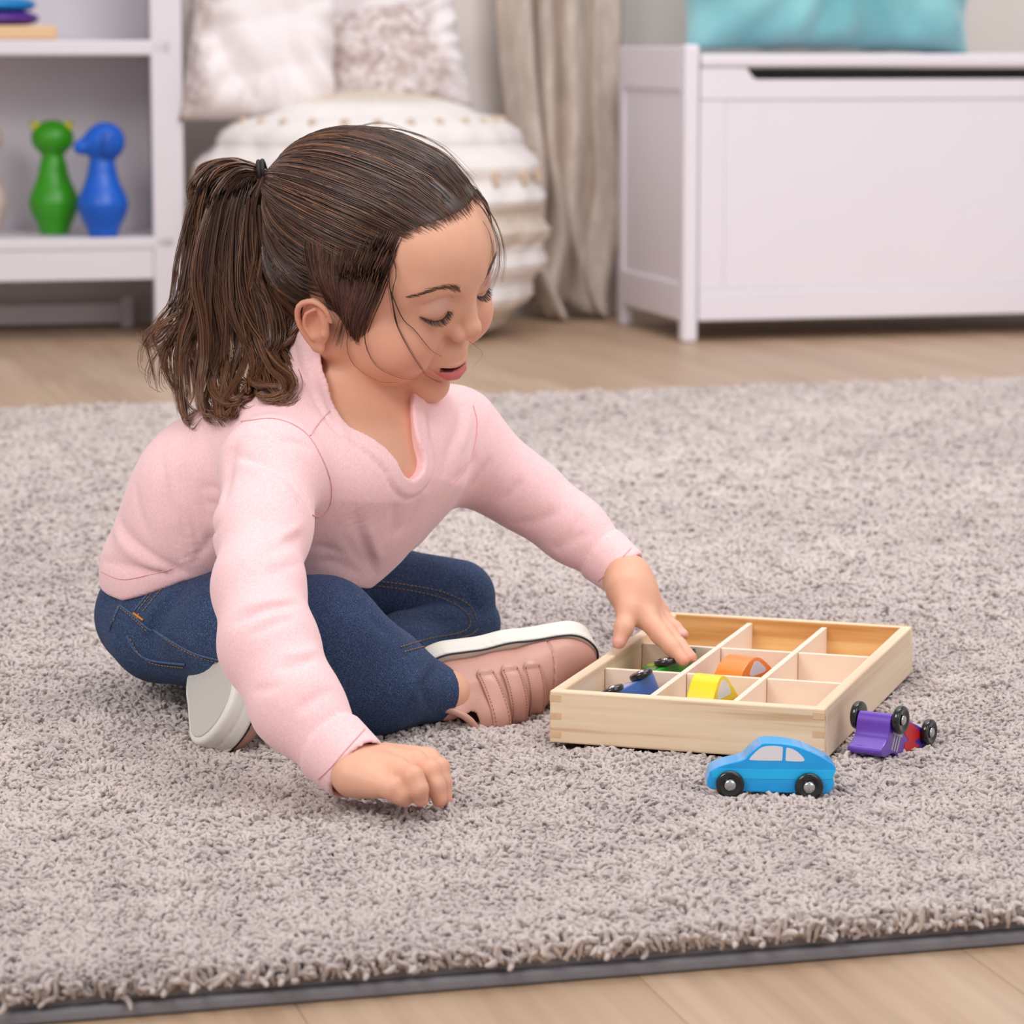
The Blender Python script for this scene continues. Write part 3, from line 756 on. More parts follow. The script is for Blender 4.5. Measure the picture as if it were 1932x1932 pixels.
def skull(p):
    d = ell(p, (0, -84, 13), (67, 85, 57))
    d = smin(d, ell(p, (0, -53, 16), (53, 49, 44)), 20)
    d = smin(d, ell(p, (0, -108, -26), (53, 56, 40)), 12)
    return d
UL = [(0, 6.8, -54.2), (5, 6.6, -53.5), (11, 3.2, -53.2), (18.5, -4.3, -52.6)]
LL = [(0, 5.4, -62.8), (7, 4.2, -61.8), (12.5, 0.4, -59.0), (18.3, -4.6, -53.8)]
LASH = [(12.5, -4.5, -2.5), (17, -1.6, -6.6), (24, -1.2, -9.0), (31, -4.0, -8.8), (37.0, -10.5, -6.6)]
def mirror(p):
    q = p.copy(); q[..., 0] = np.abs(q[..., 0]); return q
def lips_d(q):
    u = chain(q, UL, [1.2, 1.4, 1.2, 0.8]); l = chain(q, LL, [4.7, 4.3, 2.9, 1.0])
    return u, l
def head(p):
    q = mirror(p)
    d = skull(p)
    d = smin(d, ell(p, (0, -46, -26), (53, 40, 52)), 18)
    d = smin(d, sph(q, (31, -24, -38), 25.5), 14)
    d = smin(d, rcone(q, (0, -22, -81), (44, -70, -58), 15, 17.5), 12)
    d = smin(d, sph(q, (28, -34, -58), 21.5), 12)
    d = smin(d, rcone(q, (0, -30, -84), (28, -52, -80), 14, 14), 12)
    d = smin(d, ell(p, (0, -12, -85), (14, 12, 12)), 10)
    d = smin(d, ell(p, (0, -9, -51), (20, 15.5, 19)), 7)
    d = smin(d, rcone(q, (9, -7, 15), (36, -17, 15), 6.5, 6), 9)
    d = smax(d, -ell(q, (25.5, 4.5, 2.5), (13, 9, 8)), 7)
    d = smin(d, sph(q, (24.5, -13.8, -1.3), 13.3), 2.2)
    d = smax(d, -chain(q, [(13, -3, 5.5), (22, -1.0, 9.2), (31, -4.3, 8.6), (38, -10.5, 4)], [0.1, 0.8, 0.9, 0.4]), 1.8)
    d = smax(d, -chain(q, LASH, [0.5, 0.8, 0.8, 0.8, 0.4]), 0.9)
    # nose
    d = smin(d, rcone(p, (0, -4, 8), (0, 8.0, -18), 5, 6.4), 8)
    d = smin(d, sph(p, (0, 9.4, -21.0), 7.3), 4)
    d = smin(d, ell(q, (8.2, 3.6, -24.8), (5.7, 7.8, 6.1)), 2.2)
    d = smax(d, -chain(q, [(14.0, 1.6, -22.5), (14.4, 1.4, -26), (12.8, 2.0, -30.8), (9.0, 5.6, -32.8)], [0.4, 1.5, 1.7, 1.1]), 1.2)
    d = smax(d, -rcone(q, (4.8, 8.5, -31.0), (5.5, 5, -27.5), 2.0, 1.6), 1.4)
    d = smin(d, rcone(q, (7, -3, -8), (12.5, -3.5, -19), 4.5, 6), 7)
    # smile fold, philtrum, chin crease
    d = smax(d, -chain(q, [(16, 3.2, -31), (22, 1.6, -42), (24.5, -3.2, -54)], [0.6, 1.5, 0.6]), 6)
    d = smax(d, -rcone(p, (0, 9.4, -38), (0, 8.2, -50), 0.8, 1.3), 2.5)
    u, l = lips_d(q)
    d = smin(d, u, 2.5); d = smin(d, l, 2.5)
    d = smax(d, -chain(q, [(0, 8.2, -56.9), (9, 5.8, -56.1), (18.3, -4.8, -53.3)], [1.4, 1.3, 0.9]), 0.9)
    d = smax(d, -ell(p, (0, 1, -56.7), (13.5, 7.5, 1.2)), 0.6)
    # ear
    q0 = q; q = _a((66, -75, -36)) + (q + _a((0, 0, 4)) - _a((66, -75, -36))) * np.float32(1 / .8)
    e = ell(q, (66, -76, -34), (6.5, 15, 24), EARR)
    e = smin(e, chain(q, EARC, EARW), 1.5)
    e = smax(e, -ell(q, (75.0, -75, -30), (7.5, 9.5, 15.5), EARR), 2.5)
    e = smin(e, chain(q, EARI, np.linspace(1.5, 1.9, 8)), 2.0)
    e = smax(e, -sph(q, (75, -70, -36), 5.2), 2)
    e = smin(e, ell(q, (67, -63, -38), (4.0, 3.2, 4.6)), 2)
    e = smin(e, ell(q, (66.5, -67, -55), (3.6, 6, 6)), 3)
    d = smin(d, e * .8, 2.5)
    return d
_c, _s = math.cos(0.25), math.sin(0.25)
EARR = np.array([[1, 0, 0], [0, _c, -_s], [0, _s, _c]])
EARC = catmull([(65, -61, -24), (68.5, -66, -13.5), (72, -78, -9.5), (74.5, -90, -19), (73.5, -91, -34), (71, -82, -48), (67.5, -70, -58)], 16)
EARW = np.interp(np.arange(16), [0, 4, 8, 12, 15], [2.0, 2.6, 2.7, 2.5, 2.6])
EARI = catmull([(71, -76, -17), (73.5, -83, -26), (73, -82, -38), (71, -73, -47)], 8)

S_ = np.array([0.62, 0.785, 0.0])            # from her right shoulder to her left
def off(p, s, dz=0.0): return np.asarray(p) + S_ * s + np.array([0, 0, dz])

# ---- hands
RW = at(652, 1441, 1.885)
R_MCP = [at(706, 1478, 1.858), at(748, 1455, 1.868), at(782, 1442, 1.885), at(806, 1436, 1.905)]
R_FIN = [[R_MCP[0], at(737, 1488, 1.850), at(754, 1500, 1.850), at(763, 1509, 1.853)],
         [R_MCP[1], at(778, 1467, 1.853), at(789, 1488, 1.850), at(794, 1508, 1.852)],
         [R_MCP[2], at(811, 1455, 1.870), at(821, 1482, 1.866), at(829, 1509, 1.864)],
         [R_MCP[3], at(829, 1449, 1.893), at(835, 1477, 1.888), at(840, 1508, 1.884)]]
R_RAD = [[.0072, .0066, .0056, .0046], [.0074, .0070, .0060, .0048], [.0074, .0068, .0060, .0048], [.0070, .0062, .0056, .0046]]
def hand_r(p):
    d = rcone(p, at(632, 1416, 1.902), RW, .0150, .0165)
    for i, (m, r) in enumerate(zip(R_MCP, (.0095, .0095, .0095, .009))):
        c = RW + (0.48 - 0.02 * i) * (m - RW)
        d = smin(d, rcone(p, off(c, (-.007, -.003, .003, .007)[i], -.001), m, .0125, r), .007)
    d = smin(d, ell(p, at(695, 1460, 1.88), (.019, .020, .014)), .009)
    for f, r in zip(R_FIN, R_RAD):
        d = smin(d, chain(p, f, r, .003), .0032)
    d = smin(d, chain(p, [at(690, 1450, 1.905), at(750, 1475, 1.905), at(795, 1500, 1.90)], [.012, .0075, .006], .004), .006)
    return d
LW = at(1178, 1084, 2.250)
L_MCP = [at(1217, 1163, 2.222), at(1226, 1160, 2.236), at(1231, 1152, 2.250), at(1231, 1141, 2.262)]
L_FIN = [[L_MCP[0], at(1246, 1197, 2.206), at(1268, 1222, 2.194), at(1289, 1246, 2.186)],
         [L_MCP[1], at(1258, 1192, 2.222), at(1281, 1217, 2.205), at(1304, 1240, 2.192)],
         [L_MCP[2], at(1255, 1170, 2.240), at(1273, 1184, 2.230), at(1289, 1197, 2.222)],
         [L_MCP[3], at(1241, 1146, 2.256), at(1250, 1152, 2.252), at(1256, 1158, 2.248)]]
L_RAD = [[.0082, .0072, .0060, .0046], [.0078, .0066, .0054, .0042], [.0070, .0056, .0048, .0040], [.0066, .0050, .0042, .0036]]
def hand_l(p):
    d = rcone(p, at(1142, 1048, 2.262), LW, .0120, .0135)
    for i, (m, r) in enumerate(zip(L_MCP, (.0095, .009, .0088, .0082))):
        d = smin(d, rcone(p, LW + 0.15 * (m - LW), m, .0135, r), .010)
    d = smin(d, ell(p, at(1197, 1124, 2.238), (.0150, .015, .0165)), .012)
    for f, r in zip(L_FIN, L_RAD):
        d = smin(d, chain(p, f, r, .003), .0035)
    d = smin(d, chain(p, [at(1178, 1112, 2.232), at(1185, 1150, 2.218), at(1177, 1185, 2.206), at(1168, 1211, 2.200)], [.0125, .0085, .0066, .0052], .004), .008)
    return d

# ---- torso, arms and legs (skin, mostly under the clothes)
PEL = at(395, 1090, 2.25); CHEST = at(625, 880, 2.20)
SHR, SHL = at(515, 880, 2.105), at(848, 815, 2.285)
ELR, WRR = at(497, 1185, 1.960), at(640, 1430, 1.895)
ELL, WRL = at(1010, 945, 2.275), at(1150, 1052, 2.26)
NB, NT_ = at(668, 800, 2.195), hw((0, -82, -48))
HIPR, KNR, ANR = at(300, 1175, 2.20), at(612, 1225, 2.085), at(838, 1312, 2.135)
HIPL, KNL, ANL = at(480, 1135, 2.29), at(862, 1128, 2.335), at(520, 1330, 2.15)
def body(p):
    d = rcone(p, off(PEL, -.03), off(CHEST, -.035), .048, .050)
    d = smin(d, rcone(p, off(PEL, .03), off(CHEST, .035), .048, .050), .03)
    d = smin(d, rcone(p, SHR, off(CHEST, -.02), .026, .045), .03)
    d = smin(d, rcone(p, SHL, off(CHEST, .02), .026, .045), .03)
    d = smin(d, chain(p, [SHR, ELR, WRR], [.024, .019, .015]), .01)
    d = smin(d, chain(p, [SHL, ELL, WRL], [.022, .017, .0145]), .01)
    d = smin(d, chain(p, [HIPR, KNR, ANR], [.036, .030, .0175]), .01)
    d = smin(d, chain(p, [HIPL, KNL, at(874, 1172, 2.335), at(760, 1222, 2.27), ANL], [.030, .014, .012, .012, .012]), .01)
    d = smin(d, rcone(p, NB, NT_, .0315, .0310), .012)
    d = smin(d, np.maximum(torso_shape(p) + .0068, sph(p, at(712, 830, 2.185), .062)), .008)
    d = smin(d, rcone(p, ANR, at(884, 1300, 2.168), .0145, .0120), .01)
    return d
HC0 = hw((0, -72, -8)); HRC = at(735, 1465, 1.88); HLC = at(1220, 1150, 2.23)
def skin(p):
    d = body(p)
    d = smin(d, within(p, HC0, .155, lambda x: head(hl(x)) * np.float32(0.001)), .007)
    d = smin(d, within(p, HRC, .085, hand_r), .008); d = smin(d, within(p, HLC, .085, hand_l), .008)
    return d
def boxd(p, lo, hi):
    c, h = (_a(lo) + _a(hi)) / 2, (_a(hi) - _a(lo)) / 2
    return (np.abs(p - c) - h).max(-1)

girl = empty('person', tuple(at(330, 1290, 2.2) * np.array([1, 1, 0])), 0, 'small child in pink shirt and jeans, sitting cross-legged on the rug, reaching into the tray', 'person')
GI = Matrix.Translation(-girl.location)
def gpart(name, v, f, mat, parent=None):
    o = mesh_obj(name, v, f, mat); o.parent = parent or girl
    if parent is None or parent == girl: o.matrix_parent_inverse = GI
    else: o.matrix_parent_inverse = (GI @ Matrix.Identity(4)) if False else Matrix.Identity(4)
    return o

# skin material: colour is stored per vertex (lips, cheeks, nails are really that colour)
t = NT('skin'); at_ = t.add('ShaderNodeVertexColor', layer_name='Col'); v = t.coord()
mot = t.ramp(t.noise(v, 60, 4, 0.6), [(0.3, (0.95, 0.93, 0.93)), (0.7, (1.0, 1.0, 1.0))])
t.base(t.mix(1.0, at_.outputs['Color'], mot, 'MULTIPLY'))
t.set(Roughness=0.47); t.b.inputs['Subsurface Weight'].default_value = 0.25
t.b.inputs['Subsurface Radius'].default_value = (1.0, 0.35, 0.2); t.b.inputs['Subsurface Scale'].default_value = 0.004
t.b.inputs['Specular IOR Level'].default_value = 0.4
t.bump(t.noise(v, 900, 2), 0.06, 0.0003); M_SKIN = t.m

# ---------------------------------------------------------------- shirt
def torso_shape(p):
    d = rcone(p, off(at(400, 1066, 2.245), -.040), off(at(482, 930, 2.235), -.040), .055, .057)
    d = smin(d, rcone(p, off(at(400, 1066, 2.245), .035), off(at(482, 930, 2.235), .035), .055, .057), .03)
    d = smin(d, rcone(p, off(at(482, 930, 2.235), -.040), off(at(590, 858, 2.205), -.035), .057, .055), .03)
    d = smin(d, rcone(p, off(at(482, 930, 2.235), .035), off(at(640, 850, 2.205), .035), .057, .060), .03)
    d = smin(d, rcone(p, SHR, off(CHEST, -.02), .034, .056), .03)
    d = smin(d, rcone(p, SHL, off(CHEST, .025), .034, .056), .03)
    # the front hangs down loose from the chest
    d = smin(d, rcone(p, at(745, 880, 2.205), at(688, 1072, 2.195), .040, .013), .045)
    d = smin(d, rcone(p, at(640, 900, 2.16), at(600, 1085, 2.17), .050, .030), .04)
    d = smin(d, rcone(p, at(790, 860, 2.27), at(740, 985, 2.24), .035, .020), .03)
    # collar rises round the neck
    d = smin(d, rcone(p, NB + np.array([-.012, .006, -.012]), NB + (NT_ - NB) * 0.42 + np.array([-.014, .006, .004]), .048, .039), .022)
    return d
def sleeve_r(p):
    return chain(p, [at(512, 892, 2.095), at(496, 1000, 2.045), at(488, 1110, 1.990), at(508, 1220, 1.950), at(560, 1330, 1.918), at(622, 1412, 1.897)], [.0335, .0290, .0270, .0288, .0262, .0215], .02)
def sleeve_l(p):
    return chain(p, [at(858, 838, 2.275), at(925, 888, 2.280), at(1000, 938, 2.28), at(1080, 1000, 2.275), at(1130, 1040, 2.268)], [.0350, .0268, .0240, .0220, .0195], .02)
CR0, CR1 = at(622, 1405, 1.899), at(676, 1454, 1.883)
CL0, CL1 = at(1134, 1044, 2.267), at(1182, 1084, 2.256)
def cuffs(p):
    a = smax(rcone(p, CR0, CR1, .0250, .0226), -plane(p, CR0, CR1 - CR0), .0015)
    b = smax(rcone(p, CL0, CL1, .0222, .0196), -plane(p, CL0, CL1 - CL0), .0015)
    return np.minimum(a, b)
def plane(p, o, n): n = np.asarray(n, float); n /= np.linalg.norm(n); return (p - _a(o)) @ _a(n)
# hem: a soft curved cut, higher at her side than in front and behind
def shirt0(p):
    d = torso_shape(p)
    d = smin(d, sleeve_r(p), .016); d = smin(d, sleeve_l(p), .020)
    return d
HEM = [at(184, 1098, 2.24), at(240, 1122, 2.20), at(350, 1094, 2.16), at(470, 1090, 2.14), at(620, 1103, 2.13), at(700, 1110, 2.18), at(760, 1040, 2.26)]
def hem_cut(p):
    """height of the hem above the pixel-free plane: negative above the hem"""
    xs = np.array([h[0] for h in HEM]); zs = np.array([h[2] for h in HEM])
    return np.interp(p[..., 0], xs, zs).astype(np.float32) - p[..., 2]
NK = hit(764, 866, lambda p: shirt0(p))
NK = NK + ray(764, 866) * .010
def neck_hole(p):
    # an egg-shaped hole whose lower point reaches the middle of the chest
    d = rcone(p, NB + (NT_ - NB) * 0.8, at(690, 782, 2.17), .040, .032)
    d = smin(d, rcone(p, at(695, 792, 2.15), NK, .0290, .0150), .014)
    return d
CREASE = [  # photograph polylines, depth radius, width
    ([(436, 852), (470, 868), (515, 882), (556, 915), (584, 955), (590, 975)], .0022, .008),
    ([(225, 975), (240, 1010), (290, 1050), (335, 1075), (352, 1078)], .0020, .008),
    ([(190, 1058), (240, 1068), (300, 1082), (345, 1080)], .0020, .008),
    ([(365, 1060), (395, 1020), (412, 985)], .0016, .006),
    ([(330, 880), (345, 960), (362, 1060)], .0010, .012),
    ([(302, 900), (310, 980), (345, 1065)], .0012, .012),
    ([(560, 1140), (500, 1150), (440, 1178)], .0026, .007),
    ([(556, 1163), (520, 1175), (470, 1200)], .0018, .007),
    ([(575, 1010), (530, 1030), (490, 1045)], .0016, .009),
    ([(570, 1060), (530, 1072), (505, 1085)], .0013, .009),
    ([(600, 1240), (560, 1255), (520, 1262)], .0014, .009),
    ([(630, 1300), (590, 1320), (560, 1345)], .0012, .009),
    ([(668, 960), (680, 1010), (700, 1060), (712, 1085)], .0020, .014),
    ([(800, 930), (770, 990), (745, 1010)], .0014, .012),
    ([(600, 1060), (640, 1065), (690, 1090)], .0014, .012),
    ([(870, 760), (868, 800), (850, 850), (838, 905)], .0018, .009),
    ([(900, 855), (880, 890), (850, 915)], .0012, .010),
    ([(1060, 960), (1010, 985), (960, 990)], .0012, .010),
    ([(1120, 1000), (1060, 1030), (1040, 1040)], .0012, .010),
    ([(640, 745), (655, 800), (690, 850)], .0010, .010),
    ([(600, 690), (622, 760), (640, 820)], .0012, .010),
    ([(308, 850), (312, 930), (330, 1010), (352, 1060)], .0011, .008), ([(345, 870), (350, 930), (366, 1000), (378, 1050)], .0012, .008),
    ([(375, 900), (384, 955), (398, 990)], .0012, .007), ([(372, 925), (395, 920), (416, 924)], .0009, .006), ([(374, 955), (396, 950), (414, 955)], .0009, .006),
    ([(444, 838), (434, 868), (428, 905), (424, 950)], .0028, .009), ([(255, 905), (262, 960), (290, 1030)], .0009, .010),
    ([(740, 950), (745, 985), (738, 1020)], .0010, .014), ([(650, 1010), (672, 1050), (700, 1075)], .0014, .010), ([(590, 1030), (630, 1040), (660, 1060)], .0012, .010),
    ([(930, 860), (905, 900), (880, 930)], .0012, .007), ([(985, 900), (965, 930), (940, 950)], .0010, .007), ([(1100, 965), (1085, 1000), (1062, 1040)], .0010, .007),
    ([(540, 1290), (500, 1300), (470, 1302)], .0010, .007), ([(640, 1350), (610, 1375), (590, 1400)], .0014, .006), ([(470, 960), (500, 985), (520, 1040)], .0007, .012),
    ([(520, 830), (560, 835), (590, 850)], .0010, .006), ([(470, 800), (510, 815), (545, 850)], .0008, .007),
]
RIDGE = [
    ([(445, 868), (490, 892), (530, 915), (560, 950)], .0016, .012),
    ([(560, 1128), (500, 1136), (450, 1150)], .0016, .010),
    ([(345, 900), (352, 970), (372, 1062)], .0010, .010),
    ([(318, 960), (330, 1010), (356, 1064)], .0010, .010),
    ([(215, 985), (232, 1030), (290, 1068), (345, 1085)], .0014, .012),
    ([(692, 985), (702, 1025), (718, 1070)], .0014, .014),
    ([(605, 1222), (570, 1232), (530, 1235)], .0012, .010),
    ([(575, 988), (545, 1005), (520, 1015)], .0010, .010),
    ([(880, 740), (882, 800), (870, 850)], .0012, .012),
]
def shirt_solid(p):
    d = shirt0(p)
    k = np.minimum(vnoise(p, 38, 3), 1) * .0009 + vnoise(p, 85, 5) * .0004
    return d + k
def lay(lst, fn):
    out = []
    for pix, amp, wd in lst:
        q = trace(pix, fn, 14)
        if len(q) > 2: out.append((q, amp, wd))
    return out
_cr, _ri = lay(CREASE, shirt0), lay(RIDGE, shirt0)
def folds(p, cr, ri):
    o = np.zeros(p.shape[:-1], np.float32)
    for lst, sg in ((cr, 1), (ri, -1)):
        for q, amp, wd in lst:
            lo, hi = q.min(0) - 3 * wd, q.max(0) + 3 * wd
            m = ((p > _a(lo)) & (p < _a(hi))).all(-1)
            if not m.any(): continue
            pp = p[m]; n = len(q); D = ((pp[:, None] - _a(q)[None]) ** 2).sum(-1)
            i = D.argmin(1); d2 = D[np.arange(len(pp)), i]
            a = _a(q)[np.clip(i - 1, 0, n - 1)]; b = _a(q)[np.clip(i + 1, 0, n - 1)]; e = b - a
            tt = np.clip(((pp - a) * e).sum(1) / ((e * e).sum(1) + 1e-12), 0, 1); d2 = ((pp - a - tt[:, None] * e) ** 2).sum(1)
            fade = np.clip(np.minimum(i + 0.5, n - 0.5 - i) / (n * 0.3), 0, 1)
            o[m] += sg * amp * 1.7 * fade * (.6 * np.exp(-d2 / (wd * 0.3) ** 2) + .5 * np.exp(-d2 / (wd * 0.7) ** 2))
    return o
def shirt(p):
    d = smax(torso_shape(p), hem_cut(p), .003)   # only the trunk of the shirt ends at the hem
    d = smin(d, sleeve_r(p), .016); d = smin(d, sleeve_l(p), .020)
    d = d + np.minimum(vnoise(p, 38, 3), 1) * .0009 + vnoise(p, 85, 5) * .0004 + folds(p, _cr, _ri)
    d = smin(d, cuffs(p), .0012)
    hd = neck_hole(p)
    d = d - .0013 * np.clip((.0115 - hd) / .0015, 0, 1) + .0009 * np.exp(-((hd - .0125) / .0011) ** 2)
    d = smax(d, -hd, .003)
    # cuffs end flat and hollow
    er = plane(p, CR1, CR1 - CR0); el = plane(p, CL1, CL1 - CL0)
    nr = np.sqrt(((p - _a(CR1)) ** 2).sum(-1)) < .045; nl = np.sqrt(((p - _a(CL1)) ** 2).sum(-1)) < .04
    d = np.where(nr, smax(d, er, .003), d); d = np.where(nl, smax(d, el, .003), d)
    d = smax(d, -rcone(p, CR0 + (CR1 - CR0) * .45, CR1 + (CR1 - CR0) * .6, .0198, .0205), .002)
    d = smax(d, -rcone(p, CL0 + (CL1 - CL0) * .45, CL1 + (CL1 - CL0) * .6, .0165, .0175), .002)
    return d
t = NT('pink_jersey'); v = t.coord()
t.base(t.ramp(t.noise(v, 700, 2), [(0.3, lin(245, 196, 198)), (0.7, lin(253, 213, 214))])); t.set(Roughness=0.85)
t.b.inputs['Sheen Weight'].default_value = 0.35; t.b.inputs['Sheen Roughness'].default_value = 0.4
wv = t.add('ShaderNodeTexWave'); wv.inputs['Scale'].default_value = 260; wv.inputs['Distortion'].default_value = 1.5; t.link(v, wv.inputs['Vector'])
t.bump(t.mix(0.5, t.noise(v, 900, 2), wv.outputs['Fac']), 0.16, 0.0005); M_PINK = t.m
M_SEAM = plain('pink_seam', (238, 182, 186), 0.85)
v, f = surface(shirt, (-0.33, 1.84, 0.015), (0.125, 2.40, 0.345), 0.0017)
sh_o = gpart('shirt', v, f, M_PINK); sh_o['label'] = 'pale pink long-sleeved jersey shirt'
def strip(name, pix, fn, mat, parent, r=.0007, n=60, lift=.0002, flat=None):
    q = trace(pix, fn, n, lift)
    vv, ff = tubes([q], np.full((1, len(q)), r), 6); return gpart(name, vv, ff, mat, parent)
# the neck band: a raised rib round the hole, found by following the hole's rim
def neck_rim():
    pts = []
    n0, n1 = NB + (NT_ - NB) * 0.3, at(752, 862, 2.105)
    return pts
0 and strip('neck_seam', [(560, 690), (590, 742), (622, 800), (660, 850), (700, 889), (745, 915), (775, 921), (792, 905), (797, 880)], shirt, M_SEAM, sh_o, .0006)
strip('armhole_seam', [(455, 795), (520, 790), (575, 815), (608, 865), (625, 915), (622, 955), (605, 975), (590, 972)], shirt, M_SEAM, sh_o, .0004)
strip('shoulder_seam', [(622, 775), (600, 800), (585, 822)], shirt, M_SEAM, sh_o, .0004, 20)
strip('armhole_seam', [(893, 765), (900, 800), (893, 850), (872, 890), (850, 915)], shirt, M_SEAM, sh_o, .0004)
strip('cuff_seam', [(600, 1470), (622, 1450), (655, 1412), (688, 1375)], shirt, M_SEAM, sh_o, .0004, 30)
strip('cuff_seam', [(1128, 1096), (1150, 1078), (1172, 1054), (1190, 1034)], shirt, M_SEAM, sh_o, .0004, 30)
strip('hem_seam', [(190, 1078), (230, 1093), (280, 1085), (330, 1072)], shirt, M_SEAM, sh_o, .0003)

# ---------------------------------------------------------------- jeans
def jeans0(p):
    # pelvis and near leg
    d = rcone(p, at(292, 1168, 2.215), at(400, 1150, 2.29), .040, .050)
    d = smin(d, rcone(p, at(262, 1150, 2.225), at(300, 1140, 2.23), .026, .040), .02)
    d = smin(d, rcone(p, at(345, 1110, 2.22), at(420, 1080, 2.27), .040, .05), .03)
    th = chain(p, [at(305, 1190, 2.19), at(450, 1190, 2.135), at(600, 1195, 2.085)], [.0385, .040, .0395], .02)
    shn = chain(p, [at(618, 1240, 2.085), at(700, 1280, 2.105), at(838, 1312, 2.140)], [.0430, .0365, .0205], .02)
    nl = smin(th, shn, .022)
    d = smin(d, nl, .010)
    ft = chain(p, [at(470, 1140, 2.30), at(700, 1108, 2.325), at(864, 1126, 2.335)], [.045, .0325, .0285], .015)
    fs = chain(p, [at(880, 1180, 2.335), at(760, 1222, 2.27), at(560, 1305, 2.17)], [.0265, .0250, .025], .01)
    d = smin(d, smin(ft, fs, .003), .004)
    return d
JC = [([(452, 1240), (462, 1180), (500, 1120)], .0010, .008), ([(690, 1120), (700, 1165), (740, 1200)], .0016, .008), ([(735, 1160), (800, 1162), (860, 1175)], .0040, .014),
      ([(835, 1255), (800, 1290), (812, 1340)], .0018, .010), ([(350, 1100), (310, 1150), (290, 1190), (285, 1235)], .0040, .012), ([(400, 1088), (360, 1110), (330, 1150)], .0016, .012),
      ([(205, 1180), (240, 1230), (262, 1260)], .0012, .008), ([(300, 1190), (400, 1255), (470, 1265)], .0012, .007), ([(655, 1105), (668, 1135), (690, 1150)], .0012, .006),
      ([(855, 1090), (890, 1130), (900, 1165)], .0008, .01), ([(560, 1280), (660, 1350), (760, 1365)], .0008, .02)]
JR = [([(470, 1230), (482, 1170), (520, 1110)], .0010, .012), ([(330, 1110), (290, 1150), (265, 1200)], .0014, .012), ([(815, 1262), (780, 1290), (790, 1340)], .0014, .012), ([(845, 1262), (858, 1300), (852, 1350)], .0016, .008)]
_jc, _jr = lay(JC, jeans0), lay(JR, jeans0)
JK0, JK1 = at(800, 1303, 2.130), at(850, 1313, 2.142)
def jeans(p):
    d = jeans0(p) + vnoise(p, 45, 8) * .0008 + vnoise(p, 110, 9) * .00035 + folds(p, _jc, _jr)
    e = plane(p, JK1, JK1 - JK0); nr = np.sqrt(((p - _a(JK1)) ** 2).sum(-1)) < .045
    d = np.where(nr, smax(d, e, .004), d)
    d = smax(d, -rcone(p, JK0 + (JK1 - JK0) * .3, JK1 + (JK1 - JK0) * .7, .0178, .0185), .003)
    return d
t = NT('denim'); v = t.coord(); v2 = t.coord('Object', (1, 1, 1), (0.4, 0.9, 0.3))
fine = t.noise(v2, 1100, 2, 0.7); wear = t.noise(v, 9, 3)
c1 = t.ramp(fine, [(0.32, lin(24, 38, 66)), (0.52, lin(43, 66, 104)), (0.75, lin(98, 116, 148))])
t.base(t.mix(1.0, c1, t.ramp(wear, [(0.35, (0.62, 0.66, 0.74)), (0.65, (1.15, 1.15, 1.1))]), 'MULTIPLY')); t.set(Roughness=0.85)
t.bump(fine, 0.5, 0.0006); M_DENIM = t.m
M_STITCH = plain('ochre_stitching', (150, 120, 84), 0.8); M_TACK = plain('orange_thread', (214, 134, 44), 0.8); M_EDGE = plain('faded_denim_seam', (72, 96, 130), 0.85, 0.2, 500, 0.4, 700, .0005)
v, f = surface(jeans, (-0.33, 1.98, 0.0), (0.07, 2.42, 0.22), 0.0021)
je = gpart('jeans', v, f, M_DENIM); je['label'] = 'dark blue denim jeans'
def stitches(name, pix, fn, mat, parent, step=.0032, r=.00042, lift=.0004):
    q = trace(pix, fn, 90, lift)
    if len(q) < 4: return
    s = np.concatenate([[0], np.cumsum(np.linalg.norm(np.diff(q, axis=0), axis=1))]); n = int(s[-1] / step)
    P = []
    for k in range(n):
        e = [np.array([np.interp(k * step + w, s, q[:, c]) for c in range(3)]) for w in (0, step * .33, step * .66)]
        P.append(e)
    if not P: return
    vv, ff = tubes(np.array(P), np.full((len(P), 3), r), 4); o = gpart(name, vv, ff, mat, parent); o['kind'] = 'stuff'; return o
for pix in ([(682, 1102), (760, 1112), (830, 1127), (872, 1150), (887, 1172), (872, 1192), (810, 1205), (752, 1222)], [(690, 1094), (770, 1104), (838, 1118), (885, 1142), (900, 1172)],
            [(762, 1230), (820, 1215), (880, 1200), (905, 1185)],
            [(293, 1192), (330, 1218), (370, 1238), (420, 1252), (455, 1262)], [(228, 1148), (250, 1165), (272, 1186), (282, 1196)], [(262, 1150), (288, 1118), (305, 1102)], [(270, 1154), (296, 1122), (314, 1104)],
            [(215, 1172), (222, 1148), (230, 1138)], [(246, 1205), (262, 1232), (290, 1252), (350, 1260)]):
    stitches('stitching', pix, jeans, M_STITCH, je)
for pix in ([(288, 1188), (330, 1214), (370, 1234), (430, 1250), (460, 1256)], [(226, 1142), (250, 1160), (275, 1183), (286, 1190)], [(254, 1152), (282, 1118), (298, 1102)],
            [(206, 1190), (214, 1168), (226, 1144)], [(240, 1200), (256, 1228), (285, 1246), (350, 1254)]):
    strip('seam', pix, jeans, M_EDGE, je, .0008)
strip('bar_tack', [(252, 1157), (271, 1171)], jeans, M_TACK, je, .0008, 8)
strip('bar_tack', [(262, 1158), (258, 1168)], jeans, M_TACK, je, .0006, 6)
